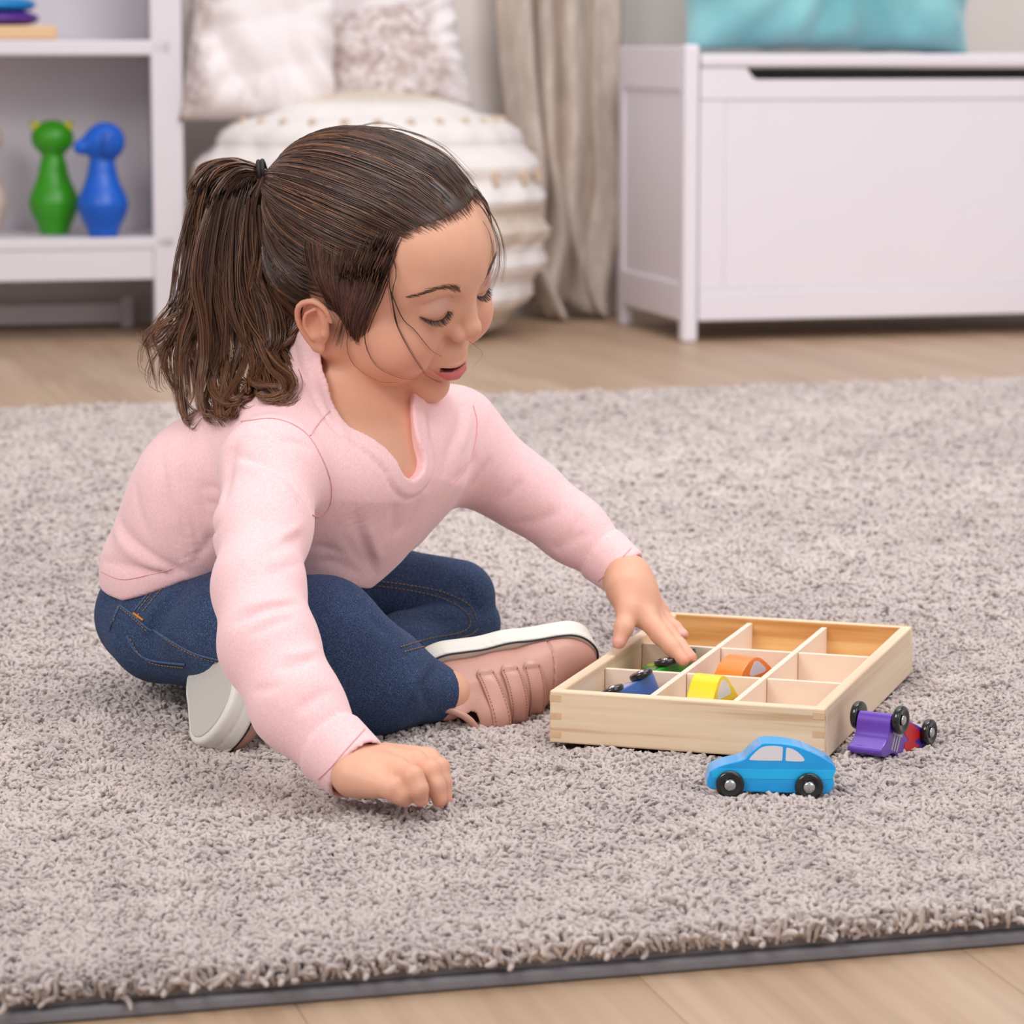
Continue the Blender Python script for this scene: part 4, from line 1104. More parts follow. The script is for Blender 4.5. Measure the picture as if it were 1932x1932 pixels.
# ---------------------------------------------------------------- shoes
# local mm: x heel to toe, y sideways, z from the sole up to the laces
M_LEA = plain('rose_leather', (196, 146, 130), 0.5, 0.06, 30, 0.35, 260, .0005, coat=0.08)
M_LEA2 = plain('rose_leather_strap', (200, 150, 134), 0.42, 0.05, 30, 0.3, 300, .0004, coat=0.12)
M_SOLE = plain('white_rubber', (232, 228, 218), 0.5, 0.02, 20, 0.15, 200, .0004); M_BLK = plain('dark_piping', (40, 38, 50), 0.6); M_TAN = plain('sock_lining', (150, 104, 86), 0.8)
M_TST = plain('rose_thread', (160, 104, 88), 0.8)
t = NT('ribbed_sole'); v = t.coord('UV', (1, 1, 1)); v = t.coord('Generated', (1, 1, 1)); wv = t.add('ShaderNodeTexWave'); wv.inputs['Scale'].default_value = 24; t.link(v, wv.inputs['Vector'])
t.base(lin(228, 222, 214)); t.set(Roughness=0.6); t.bump(wv.outputs['Fac'], 0.6, .0012); M_TREAD = t.m
def sole2(p):                                 # outline of the sole in plan
    q = p.copy(); q[..., 2] = 0
    d = rcone(q, (24, 0, 0), (60, -1, 0), 23.5, 24.5)
    return smin(d, rcone(q, (80, -1, 0), (116, 1, 0), 27.0, 27.5), 16)
def shoe_up(p):
    d = chain(p, [(24, 0, 24), (62, 0, 26), (84, 0, 22)], [22.5, 24, 25], 10)
    d = smin(d, ell(p, (110, 1, 14), (34, 26.5, 21)), 14)
    d = smin(d, rcone(p, (30, 0, 34), (4, 0, 60), 22, 20), 8)
    d = smin(d, rcone(p, (62, 0, 34), (40, 0, 52), 19, 16), 10)
    d = smax(d, sole2(p) - 0.5 - np.clip(p[..., 2] - 35, 0, 30) * .5, 3)
    d = np.maximum(d, -p[..., 2] + 6)
    return d
def shoe_open(p): return rcone(p, (32, 0, 36), (-16, 0, 92), 16.5, 18)
def upper(p):
    d = smax(shoe_up(p), -shoe_open(p), 3)
    d = smax(d, (p[..., 2] - 58) * .83 - (p[..., 0] - 8) * .55, 2)
    # toe cap seam and the overlay edge
    d = smax(d, -(np.abs(np.sqrt((p[..., 0] - 150) ** 2 + (p[..., 1] * 0.8) ** 2) - 55) - 0.5 + np.maximum(shoe_up(p) * -1 - 1.2, 0)), 0.8)
    return d
def soleb(p):
    o = sole2(p); z = p[..., 2]
    up = 10 + np.clip((p[..., 0] - 105) / 35, 0, 1) ** 2 * 7
    d = smax(smax(o - 2.0, -z - 4, 4), z - up, 2.5)
    d = smax(d, -(np.abs(z - 7.0) - 0.5 + np.maximum(-(o - 2.0) - 1.0, 0)), 0.6)
    return d
def tread(p):
    return smax(np.maximum(sole2(p) + 2.5, -p[..., 2] - 4.9 + .35 * np.sin(p[..., 0] * 2.1) * np.clip(-(sole2(p) + 5), 0, 1)), p[..., 2] + 2, 0.8)
def make_shoe(name, origin, X, Z, lab, flip=1):
    X = np.array(X, float); X /= np.linalg.norm(X); Z = np.array(Z, float); Z -= X * (X @ Z); Z /= np.linalg.norm(Z); Y = np.cross(Z, X) * flip
    M = np.stack([X, Y, Z], 0)
    tw = lambda q: np.asarray(origin) + np.asarray(q) @ M / 1000.0
    fl = (lambda f: f[:, ::-1]) if flip < 0 else (lambda f: f)
    lo, hi = (-24, -34, -8), (150, 34, 80)
    v, f = surface(upper, lo, hi, 1.0); sh_ = gpart(name, tw(v), fl(f), M_LEA); sh_['label'] = lab
    v, f = surface(soleb, lo, hi, 1.2); so = gpart('sole', tw(v), fl(f), M_SOLE, sh_); so['label'] = 'white rubber sole'
    v, f = surface(tread, lo, hi, 1.2); gpart('tread', tw(v), fl(f), M_TREAD, sh_)
    # dark piping between sole and leather
    a = np.linspace(0, 2 * math.pi, 160, endpoint=False); P = []
    for b in a:
        lo_, hi_ = 0.0, 90.0; c = np.array([70.0, 0, 0]); dv = np.array([math.cos(b), math.sin(b), 0])
        for _ in range(24):
            mid = (lo_ + hi_) / 2
            if sole2(_a([c + dv * mid]))[0] < 0.6: lo_ = mid
            else: hi_ = mid
        x = c + dv * lo_; x[2] = 10.2 + np.clip((x[0] - 105) / 35, 0, 1) ** 2 * 7; P.append(x)
    P.append(P[0]); vv, ff = tubes([tw(np.array(P))], np.full((1, len(P)), .0008), 5); gpart('piping', vv, ff, M_BLK, sh_)
    # three straps with turned ends
    for k, (x0, lean) in enumerate(((46, -4), (63, -3), (80, -2))):
        ys = []; 
        for s in np.linspace(-1.18, 1.25, 46):
            c = np.array([x0 + lean * s, 0, 20.0]); dv = np.array([0, math.sin(s), math.cos(s)]); tt = 70.0
            for _ in range(60):
                e = float(shoe_up(_a([c + dv * tt]))[0])
                if abs(e) < 0.05: break
                tt -= e * 0.8
            ys.append(c + dv * (tt + 1.6 + 0.5 * math.sin(s * 3 + k) + (1.5 if s > 1.1 else 0)))
        ys = np.array(ys); W = 7.0; T = 1.1
        nrm = ys - np.array([x0, 0, 20.0]); nrm[:, 0] = 0; nrm /= np.linalg.norm(nrm, axis=1, keepdims=True)
        wd = np.full(len(ys), W); wd[-5:] = W * np.array([1, .98, .92, .8, .55]); 
        sec = [(-1, -1), (-1, .3), (-.8, 1), (.8, 1), (1, .3), (1, -1)]
        vs = []
        for a_, n_, w_ in zip(ys, nrm, wd):
            for sx_, sz_ in sec: vs.append(a_ + np.array([1, 0, 0]) * sx_ * w_ + n_ * sz_ * T)
        m = len(sec); ff = [(i * m + j, i * m + (j + 1) % m, (i + 1) * m + (j + 1) % m, (i + 1) * m + j) for i in range(len(ys) - 1) for j in range(m)]
        ff = np.array(ff); ff = ff if flip > 0 else ff[:, ::-1]
        st_o = gpart('strap', tw(np.array(vs)), ff, M_LEA2, sh_)
        # stitching along both edges
        PP = []
        for e in (-.78, .78):
            for i in range(1, len(ys) - 3):
                p0 = ys[i] + np.array([1, 0, 0]) * e * wd[i] + nrm[i] * (T + .15); p1 = ys[i] * .45 + ys[i + 1] * .55 + np.array([1, 0, 0]) * e * wd[i] + nrm[i] * (T + .15)
                PP.append([tw(p0), tw((p0 + p1) / 2), tw(p1)])
        vv, ff = tubes(np.array(PP), np.full((len(PP), 3), .00035), 4); s_o = gpart('stitching', vv, ff, M_TST, sh_); s_o['kind'] = 'stuff'
    # soft collar and lining
    th_ = np.linspace(0, 2 * math.pi, 60)
    cp = np.array([(8.5 + 17.5 * math.cos(x), 18.2 * math.sin(x), 57.5 + 11.4 * math.cos(x)) for x in th_])
    vv, ff = tubes([tw(cp)], np.full((1, 60), .0026), 8); gpart('collar', vv, ff if flip > 0 else ff[:, ::-1], M_LEA2, sh_)
    return sh_
SX, SZ = np.array([0.86, 0.42, 0.03]), np.array([0.30, -0.72, -0.60])
make_shoe('shoe', at(772, 1264, 2.165), SX, SZ, 'dusty rose leather sneaker with three straps, toe towards the tray')
_x = np.array([0.10, -0.86, -0.47]); _x /= np.linalg.norm(_x)
make_shoe('shoe', atz(408, 1378, .040) - _x * .140, _x, np.array([0.78, 0.36, -0.48]), 'dusty rose sneaker folded under the seat, white sole showing', flip=-1)

# ---------------------------------------------------------------- the body itself
HC = hw((0, -70, 0))
parts = []
hb = (np.minimum(hw((0, -80, -10)) - .13, NB - .07), np.maximum(hw((0, -80, -10)) + .13, NB + .09))
hb = (np.array([HC[0] - .125, HC[1] - .125, NB[2] - .075]), np.array([HC[0] + .13, HC[1] + .125, HC[2] + .125]))
rb = (np.array([RW[0] - .020, 1.80, 0.0]), np.array([RW[0] + .085, 1.95, 0.10]))
lb = (np.array([LW[0] - .018, 2.14, 0.02]), np.array([LW[0] + .08, 2.32, 0.135]))
parts.append(surface(skin, hb[0], hb[1], 0.0009))
parts.append(surface(skin, rb[0], rb[1], 0.0009))
parts.append(surface(skin, lb[0], lb[1], 0.0009))
def skin_far(p):                              # the rest of the body, cut away where the fine pieces are
    d = skin(p)
    for b in (hb, rb, lb): d = np.maximum(d, -boxd(p, b[0] + .001, b[1] - .001))
    return d
parts.append(surface(skin_far, (-0.36, 1.78, -0.02), (0.16, 2.42, 0.34), 0.004))
V, F = join(parts)
bo = gpart('body', V, F, M_SKIN); bo['label'] = 'light warm skin, face turned down to the right, hands and neck bare'
# colours
q = hl(_a(V)); qm = mirror(q)
base = np.array(lin(229, 175, 147)); C = np.repeat(base[None], len(V), 0)
def tint(w, rgb): 
    global C
    w = np.clip(w, 0, 1)[:, None]; C = C * (1 - w) + np.array(lin(*rgb)) * w
near = (np.abs(boxd(_a(V), hb[0], hb[1])) < 1) & (boxd(_a(V), hb[0], hb[1]) < 0)
g = lambda c, r: np.exp(-(((qm - _a(c)) / _a(r)) ** 2).sum(1)) * near
tint(g((36, -12, -34), (17, 28, 15)) * 0.45, (228, 138, 122))
tint(g((0, 14, -24), (9, 9, 8)) * 0.25, (226, 150, 134))
tint(g((25, -3, 3.5), (12, 12, 6)) * 0.5, (206, 172, 174))
tint(g((70, -78, -36), (9, 18, 24)) * 0.55, (222, 142, 116))
tint(g((0, -10, -80), (12, 16, 8)) * 0.15, (226, 150, 134))
u_, l_ = lips_d(qm)
front = (qm[:, 1] > -12) & near
tint(np.clip((0.5 - u_) / .9, 0, 1) * front * 0.6, (208, 124, 120)); tint(np.clip((1.0 - l_) / 1.1, 0, 1) * front * 0.85, (206, 96, 104))
ins = (ell(q, (0, 1, -56.7), (15.0, 7.2, 1.7)) < 0.35) | (chain(qm, [(0, 6.7, -56.9), (9, 4.5, -56.1), (18.3, -5.4, -53.3)], [1.2, 1.2, .9]) < 0)
tint((ins & front & (u_ > -0.6) & (l_ > -0.8)) * 0.92, (110, 40, 44))
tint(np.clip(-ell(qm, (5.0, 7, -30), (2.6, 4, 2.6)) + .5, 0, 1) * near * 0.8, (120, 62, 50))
# finger tips and nails, knuckles
for fs, rs in ((R_FIN, R_RAD), (L_FIN, L_RAD)):
    for f, r in zip(fs, rs):
        for k, amt in ((1, .30), (3, .45)):
            w = np.exp(-((V - f[k]) ** 2).sum(1) / (0.006 ** 2)); tint(w * amt, (222, 130, 112))
tt_ = at(1168, 1211, 2.200)
tint(np.exp(-((V - tt_) ** 2).sum(1) / (0.007 ** 2)) * .5, (224, 136, 120))
tint(np.exp(-((V - at(1166, 1215, 2.194)) ** 2).sum(1) / (0.0042 ** 2)) * .9, (236, 180, 176))
tint(np.exp(-((V - at(1290, 1190, 2.219)) ** 2).sum(1) / (0.0035 ** 2)) * .9, (238, 186, 180))
color_attr(bo, C)
# teeth
v, f = surface(lambda p: np.minimum(np.minimum(ell(p, (2.6, 1.0, -57.4), (2.4, 1.3, 1.2)), ell(p, (-2.6, 1.0, -57.4), (2.4, 1.3, 1.2))), np.minimum(ell(p, (7.2, -0.6, -57.2), (2.2, 1.3, 1.1)), ell(p, (-7.2, -0.6, -57.2), (2.2, 1.3, 1.1)))), (-12, -4, -62), (12, 8, -50), 0.4)
gpart('teeth', hw(v + np.array([0, 0.6, 1.9])), f, plain('tooth_white', (240, 232, 224), 0.2), bo)

# ================================================================ hair
t = NT('brown_hair'); at_ = t.add('ShaderNodeVertexColor', layer_name='Col'); t.base(at_.outputs['Color'])
t.set(Roughness=0.30); t.b.inputs['Specular IOR Level'].default_value = 0.75
t.b.inputs['Anisotropic'].default_value = 0.4; M_HAIR = t.m
HAIRLINE = [(14, 82), (-15, 58), (-28, 53), (-37, 46), (-38, 30), (-37, 14), (-41, -6), (-47, -24), (-55, -40), (-62, -40), (-64, -30), (-72, -24), (-86, -22), (-96, -22), (-98, -36), (-104, -52), (-122, -66), (-200, -66), (-200, 120), (14, 120)]
def region(p): return poly2(p[..., 1], p[..., 2], HAIRLINE)
def cap_l(p):
    r = region(p)
    thick = 0.3 + 4.2 * np.clip(-r / 22, 0, 1) ** 0.7
    return smax(skull(p) - thick, r + 0.5, 2.0)
def headskull(p):
    d = skull(p); d = smin(d, ell(p, (0, -46, -26), (53, 40, 52)), 18); d = smin(d, ell(p, (0, -114, -40), (48, 44, 36)), 12)
    return d
def cap_l(p):
    r = region(p)
    thick = 3.0 * np.clip(-(r + 3) / 24, 0, 1) ** 0.8 * np.where(p[..., 1] > -80, np.clip((p[..., 2] - 42) / 14, 0, 1), 1) + 0.15
    return smax(headskull(p) - thick, r + 2.5, 2.0)
T3 = hit(506, 332, lambda p: (skull(hl(p)) - 5) * np.float32(.001))
TIE = hl(_a([T3]))[0] if T3 is not None else np.array([15, -168, 8.])
v, f = surface(cap_l, (-76, -178, -72), (76, 14, 84), 1.6)
cap = gpart('hair', hw(v), f, M_HAIR); cap['label'] = 'dark brown hair combed back over the head'
HB = np.array(lin(86, 56, 42)); HB2 = np.array(lin(156, 106, 74)); HB3 = np.array(lin(50, 32, 26))
color_attr(cap, np.array(lin(62, 43, 34)))
def strands(name, paths, rad, parent, tone=(0.0, 1.0), sides=3, taper=(0.6, 1, 0.35), seed=1, tip=0.0):
    n, m, _ = paths.shape
    tp = np.interp(np.linspace(0, 1, m), [0, .4, 1], taper)
    r_ = np.random.default_rng(seed); R_ = rad * tp[None] * r_.uniform(.7, 1.25, (n, 1))
    vv, ff = tubes(paths, R_, sides)
    o = gpart(name, vv, ff, M_HAIR, parent)
    k = r_.uniform(tone[0], tone[1], n) ** 1.6
    c = HB3 + (HB - HB3) * np.clip(k * 2, 0, 1)[:, None] + (HB2 - HB) * np.clip(k * 2 - 1, 0, 1)[:, None]
    c = np.repeat(c[:, None], m, 1)
    if tip: c = c + (HB2 - c) * (tip * np.linspace(0, 1, m)[None, :, None] ** 1.5)
    c = np.repeat(c.reshape(-1, 3), sides, 0)
    color_attr(o, c); return o
def to_skull(P, lift):
    """push points (n,m,3) in head mm onto the scalp, lifted by lift"""
    sh = P.shape; q = P.reshape(-1, 3).astype(np.float32); L = np.broadcast_to(lift, sh[:-1]).reshape(-1)
    for _ in range(3):
        d = headskull(q); e = .5
        g_ = np.stack([headskull(q + _a(v)) - headskull(q - _a(v)) for v in ([e, 0, 0], [0, e, 0], [0, 0, e])], -1); g_ /= np.linalg.norm(g_, axis=-1, keepdims=True) + 1e-9
        q = q - g_ * ((d - L)[:, None])
    return q.reshape(sh)
cen = np.array([0, -84, 10.0]); rad_ = np.array([67, 85, 57.0])
def arcs(roots, target, m, lift0=0.4, lift1=4.4, seed=3, bend=0.0):
    a = (roots - cen) / rad_; b = (target - cen) / rad_
    a /= np.linalg.norm(a, axis=1, keepdims=True); b = b / np.linalg.norm(b, axis=-1, keepdims=True); b = np.broadcast_to(b, a.shape)
    w = np.arccos(np.clip((a * b).sum(1), -1, 1))[:, None, None]; u = np.linspace(0, 1, m)[None, :, None]
    s = (np.sin((1 - u) * w) * a[:, None] + np.sin(u * w) * b[:, None]) / np.maximum(np.sin(w), 1e-3)
    r_ = np.random.default_rng(seed)
    mid = np.sin(u * math.pi)
    s = s + mid * r_.normal(0, .016, (len(roots), 1, 3)) + np.sin(u * math.pi * 2) * r_.normal(0, .008, (len(roots), 1, 3))
    s = s + mid * np.array([0, 0, bend])
    P = cen + s * rad_
    uu = u[..., 0]
    # locks: strands bunch into shallow ridges that run with the combing
    ph = np.arctan2(roots[:, 0], roots[:, 2] - 5) * 13 + r_.normal(0, .5, len(roots))
    lift = lift0 + (lift1 - lift0) * np.clip(uu * 6, 0, 1) + (r_.uniform(-.6, 1.2, (len(roots), 1)) + 0.9 * np.sin(ph)[:, None]) * np.clip(uu * 6, 0, 1)
    return to_skull(P, lift)
r_ = np.random.default_rng(5)
_th = r_.uniform(-1, 1, (90000, 3)); _th /= np.linalg.norm(_th, axis=1, keepdims=True); cv = np.array([0, -76, 8.0]) + _th * np.array([70, 98, 74]); cv = cv[region(_a(cv)) < 8]; cv = to_skull(cv[:, None], 0.4)[:, 0]; cv = cv[region(_a(cv)) < 1.8]
cand = cv[r_.integers(0, len(cv), 26000)] + r_.normal(0, .3, (26000, 3))
rg = region(_a(cand)); side = (cand[:, 2] < 24) & (cand[:, 1] > -72)
near_or_top = cand[:, 0] > -62
# hairline roots are denser than the crown's
w = np.where(rg > -10, 1.0, 0.42)
sel = (rg < 1.6) & ~side & near_or_top & (r_.random(len(cand)) < w)
roots = cand[sel][:9500]
P = arcs(roots, TIE, 13)
strands('scalp_hair', hw(P), .00042, cap, (0, .95), taper=(.15, 1, .8), seed=2)['kind'] = 'stuff'
# the layer combed back from the temple over the hanging hair
sel = (rg > -7) & (rg < 1) & (cand[:, 2] > 33) & (cand[:, 0] > 22)
strands('combed_hair', hw(arcs(cand[sel][:1100], TIE, 14, .6, 6.6, 21)), .0004, cap, (0.1, 1), taper=(.1, 1, .8), seed=22)['kind'] = 'stuff'
# fine baby hair along the hairline
sel = (rg > -1.0) & (cand[:, 1] > -60) & near_or_top
bh = cand[sel]; bh = bh[:1500] + np.array([0, 1.5, -1.2]) * r_.random((len(bh[:1500]), 1)) * 2.2
bp = arcs(to_skull(bh[:, None], .2)[:, 0], TIE, 22, .2, 1.6, 23)[:, :5]
strands('baby_hair', hw(bp), .00018, cap, (0.3, 1), taper=(.3, 1, .2), seed=24)['kind'] = 'stuff'
# loose hair falling from the temple in front of the ear
def bez(a, b, c, d, m):
    u = np.linspace(0, 1, m)[None, :, None]
    return (1 - u) ** 3 * a[:, None] + 3 * u * (1 - u) ** 2 * b[:, None] + 3 * u * u * (1 - u) * c[:, None] + u ** 3 * d[:, None]
def temple(n, sx, seed):
    r_ = np.random.default_rng(seed); k = r_.random(n)[:, None]; j = r_.normal(0, 1, (n, 3))
    A = (1 - k) * np.array([37, -41, 57]) + k * np.array([54, -108, 52]) + j * np.array([1.5, 3, 4])
    D = (1 - k) * np.array([60, -50, -46]) + k * np.array([65, -74, -20]) + j * np.array([1.5, 3.0, 7])
    B = A + (1 - k) * np.array([6, -1, -26]) + k * np.array([4, 10, -18]); Cc = D + (1 - k) * np.array([0, 9, 26]) + k * np.array([0, 6, 14])
    P = bez(A, B, Cc, D, 16); P[..., 0] *= sx
    up = np.linspace(0, 1, 16)[None]
    return to_skull(P, -2.5 + 6.6 * np.interp(up, [0, .4, .75, 1], [0, .95, .9, .45]) + r_.uniform(-1.3, 1.6, (n, 1)) * np.clip(up * 4, 0, 1))
strands('temple_hair', hw(temple(2000, 1, 8)), .00040, cap, (0.05, .9), seed=3, taper=(.3, 1, .35))['kind'] = 'stuff'
strands('temple_hair', hw(temple(300, -1, 9)), .00040, cap, (0, .7), seed=4)['kind'] = 'stuff'
# hair from the nape and behind the ear combed up to the tie
nr = np.stack([r_.uniform(15, 66, 1500), r_.uniform(-150, -96, 1500), r_.uniform(-66, -10, 1500)], 1)
nr = to_skull(nr[:, None], 1.0)[:, 0]; nr = nr[region(_a(nr)) < 2]
strands('nape_hair', hw(arcs(nr, TIE, 12, .8, 4.5, 6)), .0004, cap, (0, .8), seed=5)['kind'] = 'stuff'

# ---- ponytail: locks follow hand-laid guides from the tie
TW_ = hw(TIE); TYD = float(TW_[1])
GUIDES = [  # photograph path, depth offset from the tie at root and tip (m), spread (m), strands
    ([(500, 326), (452, 312), (405, 330), (382, 395), (366, 470), (352, 550), (325, 600), (292, 640), (276, 625)], (.0, .02), (.003, .011, .008), 90),
    ([(500, 326), (448, 314), (400, 338), (374, 410), (360, 500), (345, 590), (310, 620), (285, 655), (292, 700), (312, 728)], (-.004, -.01), (.003, .010, .008), 80),
    ([(500, 328), (452, 320), (412, 352), (385, 430), (374, 520), (362, 600), (338, 650), (326, 705), (338, 760), (362, 788), (388, 770)], (-.008, -.03), (.003, .011, .006), 130),
    ([(500, 330), (458, 326), (420, 370), (400, 450), (392, 540), (398, 620), (392, 690), (388, 740), (402, 778), (425, 790)], (-.012, -.035), (.003, .013, .008), 330),
    ([(500, 330), (462, 330), (432, 385), (418, 460), (420, 540), (432, 620), (428, 690), (418, 745), (432, 785), (452, 770)], (-.004, -.03), (.003, .013, .008), 330),
    ([(500, 332), (470, 338), (448, 400), (440, 480), (448, 560), (470, 630), (478, 690), (462, 740), (440, 770)], (-.010, -.035), (.003, .013, .008), 300),
    ([(500, 334), (478, 350), (464, 420), (462, 500), (476, 580), (500, 640), (528, 690), (548, 722), (536, 748), (505, 748), (492, 732)], (-.004, -.04), (.003, .010, .004), 220),
    ([(500, 336), (484, 365), (476, 440), (480, 520), (505, 600), (520, 650), (500, 700), (470, 735), (452, 712)], (-.010, -.035), (.003, .011, .006), 240),
    ([(500, 330), (455, 316), (418, 330), (392, 400), (385, 500), (375, 590), (356, 660), (352, 720), (345, 770)], (.012, .02), (.003, .012, .006), 200),
    ([(560, 600), (548, 640), (522, 676), (494, 708), (470, 745), (448, 738)], (0, -.03), (.006, .009, .005), 260),
    ([(492, 420), (512, 500), (540, 556), (560, 588), (556, 625), (536, 664)], (0, 0), (.005, .008, .006), 200),
    ([(500, 334), (488, 378), (482, 450), (484, 540), (470, 600)], (0, -.005), (.003, .007, .006), 240),
    ([(482, 400), (486, 470), (506, 545), (536, 600), (540, 640), (512, 672)], (0, 0), (.006, .010, .007), 330),
    ([(478, 380), (474, 450), (486, 530), (512, 590), (520, 650), (492, 700), (500, 735), (530, 742)], (0, -.02), (.006, .010, .005), 260),
    ([(500, 326), (440, 306), (395, 318), (372, 350), (366, 400), (372, 470), (380, 560)], (.0, .0), (.002, .006, .010), 60),
]
allp = []
for gi, (pix, (d0, d1), sp, n) in enumerate(GUIDES):
    r_ = np.random.default_rng(40 + gi); m = 24
    q = catmull(pix, m); u = np.linspace(0, 1, m)
    base_y = TYD if gi < 9 or gi > 13 else TYD - .010
    dep = base_y + np.interp(u, [0, .3, 1], [0, d0, d1])
    hs = hits(q, shirt0)[:, 1]; hs = np.where(np.isnan(hs), 9, hs) - .010      # the tail rests on the shirt, never inside it
    dep = np.minimum(dep, hs); dep = np.minimum(dep, np.convolve(np.pad(dep, 3, 'edge'), np.ones(7) / 7, 'valid'))
    c = np.array([at(a, b, y) for (a, b), y in zip(q, dep)])
    spread = np.interp(u, [0, .45, 1], sp)
    nl = 6; lk = r_.normal(0, .62, (nl, 3)); li = r_.integers(0, nl, n); o1 = (lk[li] + r_.normal(0, .16, (n, 3)))[:, None]; lph = r_.uniform(0, 6.28, nl)[li][:, None, None]
    P = c[None] + o1 * spread[None, :, None] * .85
    ph = r_.uniform(0, .5, (n, 1, 1)) + lph; k = r_.uniform(1.5, 2.3)
    P = P + (np.sin(u[None, :, None] * math.pi * 2 * k + ph) * np.array([.8, .5, .25]) + np.cos(u[None, :, None] * math.pi * 2 * k + ph) * np.array([0, .5, .5])) * (.0050 * np.clip(u * 2 - .4, 0, 1))[None, :, None]
    # uneven lengths
    cut = r_.uniform(.78, 1.0, n)
    for i in range(n):
        uu = u * cut[i]; P[i] = np.stack([np.interp(uu, u, P[i, :, k_]) for k_ in range(3)], 1)
    allp.append(P)
A = np.concatenate(allp); A = A[np.isfinite(A).all((1, 2))]
pony = strands('ponytail', A, .00046, None, (0.05, 1.0), seed=6, tip=.7, taper=(.7, 1, .3)); pony['label'] = 'wavy ponytail with lighter brown ends'
# the tie: two dark elastic loops
a_ = np.linspace(0, 2 * math.pi, 30); ax = at(520, 322, TYD) - at(480, 330, TYD); ax /= np.linalg.norm(ax); e1 = np.array([0, 1., 0]); e2 = np.cross(ax, e1); e2 /= np.linalg.norm(e2)
for o_ in (-.0016, .0012):
    c = at(496, 325, TYD) + ax * o_ + (np.cos(a_)[:, None] * e1 * .011 + np.sin(a_)[:, None] * e2 * .0082)
    vv, ff = tubes([c], np.full((1, 30), .0016), 8); gpart('hair_tie', vv, ff, plain('black_elastic', (34, 26, 26), .7))
# core of the ponytail keeps light from shining through
def core(p):
    pts = [(486, 332), (448, 345), (420, 420), (412, 520), (425, 620), (430, 700)]
    return chain(p, [at(a, b, TYD - .006 - .012 * i / 5) for i, (a, b) in enumerate(pts)], [.005, .008, .010, .010, .008, .004], .01)
lo = at(380, 740, TYD + .03) - .03; hi = at(500, 310, TYD - .03) + .03
v_, f_ = surface(core, np.minimum(lo, hi), np.maximum(lo, hi), .004)
co_ = gpart('ponytail_core', v_, f_, M_HAIR, pony); color_attr(co_, np.array(lin(40, 27, 22)))

# ---- brows, lashes and the stray strands over the face
face = lambda p: (head(hl(p)) * np.float32(.001))
def brow(sx):
    ks = np.linspace(0, 1, 150); r_ = np.random.default_rng(3); out = []
    B0 = catmull([(13, 0, 14.5), (22, -1, 18.5), (33, -7, 18.5), (44, -18, 12)], 150)
    for k, b in zip(ks, B0):
        b = b + r_.normal(0, 1, 3) * np.array([.4, 0, 1.3 * (1 - .6 * k)])
        d = np.array([1, -.35 * k, .9 * (1 - k) ** 1.2 - .35 * k]); d /= np.linalg.norm(d); L = 5.5 * (1 - .25 * k)
        out.append([b + d * L * s for s in (0, .33, .66, 1)])
    P = np.array(out); P[..., 0] *= sx; q = P.reshape(-1, 3).astype(np.float32)
    for _ in range(4):
        e = .4; dd = head(q); g_ = np.stack([head(q + _a(v)) - head(q - _a(v)) for v in ([e, 0, 0], [0, e, 0], [0, 0, e])], -1); g_ /= np.linalg.norm(g_, axis=-1, keepdims=True) + 1e-9
        q = q - g_ * (dd - .25)[:, None]
    return hw(q.reshape(P.shape))
for sx in (1, -1):
    strands('eyebrow', brow(sx), .00015, bo, (.3, 1), seed=9, taper=(1, .9, .4))['kind'] = 'stuff'
LC = catmull(LASH, 44)
for sx in (1, -1):
    out = []; r_ = np.random.default_rng(4)
    for i, b in enumerate(LC):
        k = i / 43
        for _ in range(2):
            d = np.array([.75 * (k - .35), 1.0, -.55]); d /= np.linalg.norm(d); L = (3.0 + 3.0 * math.sin(math.pi * k) ** .7) * r_.uniform(.8, 1.1)
            b2 = b + r_.normal(0, .2, 3) + np.array([0, -.3, 0.2])
            out.append([b2, b2 + d * L * .4, b2 + d * L * .75 + np.array([0, 0, .25]), b2 + d * L + np.array([0, 0, .9])])
    P = np.array(out); P[..., 0] *= sx
    strands('eyelashes', hw(P), .00026, bo, (0, .15), seed=10, taper=(1, .8, .3))['kind'] = 'stuff'
    Lp = LC.copy(); Lp[:, 0] *= sx; Lp[:, 1] += .2; vv, ff = tubes([hw(Lp)], (np.interp(np.linspace(0, 1, 44), [0, .5, 1], [.0002, .00062, .0003]))[None], 6)
    color_attr(gpart('lash_line', vv, ff, M_HAIR, bo), np.array(lin(40, 28, 26)))
WISPS = [
    ([(738, 470), (748, 515), (740, 551), (747, 606), (769, 654), (797, 697), (830, 722)], 3, 2),
    ([(700, 520), (700, 570), (693, 618), (695, 651), (714, 687), (752, 706), (790, 712)], 3, 2),
    ([(668, 560), (655, 610), (643, 639), (627, 666), (633, 697), (655, 732), (690, 751), (720, 752)], 4, 3),
    ([(672, 560), (655, 615), (643, 654), (643, 697), (667, 732), (695, 749)], 3, 2),
    ([(690, 540), (670, 600), (655, 649), (671, 687), (714, 716), (750, 718)], 2, 2),
    ([(735, 540), (760, 600), (780, 622), (810, 660), (832, 672)], 2, 2),
    ([(745, 520), (770, 590), (795, 640), (815, 690), (850, 740)], 1, 2),
    ([(640, 560), (622, 620), (610, 660), (606, 690)], 5, 5),
    ([(690, 500), (672, 560), (650, 610), (636, 650)], 14, 7),
    ([(715, 490), (702, 540), (680, 590), (655, 635)], 12, 7),
    ([(745, 470), (735, 520), (742, 570), (750, 610)], 7, 4),
]
wp = []
r_ = np.random.default_rng(12)
facehair = lambda p: np.minimum(face(p), body(p))
for pix, n, js in WISPS:
    for k in range(n):
        j = r_.normal(0, 1, 2) * js * .5; q = [(a + j[0] * (i + 1) / len(pix) * 1.5, b + j[1]) for i, (a, b) in enumerate(pix)]
        q3 = trace(q, face, 16, .0016 + .001 * k / max(1, n))
        if len(q3) == 16: wp.append(q3)
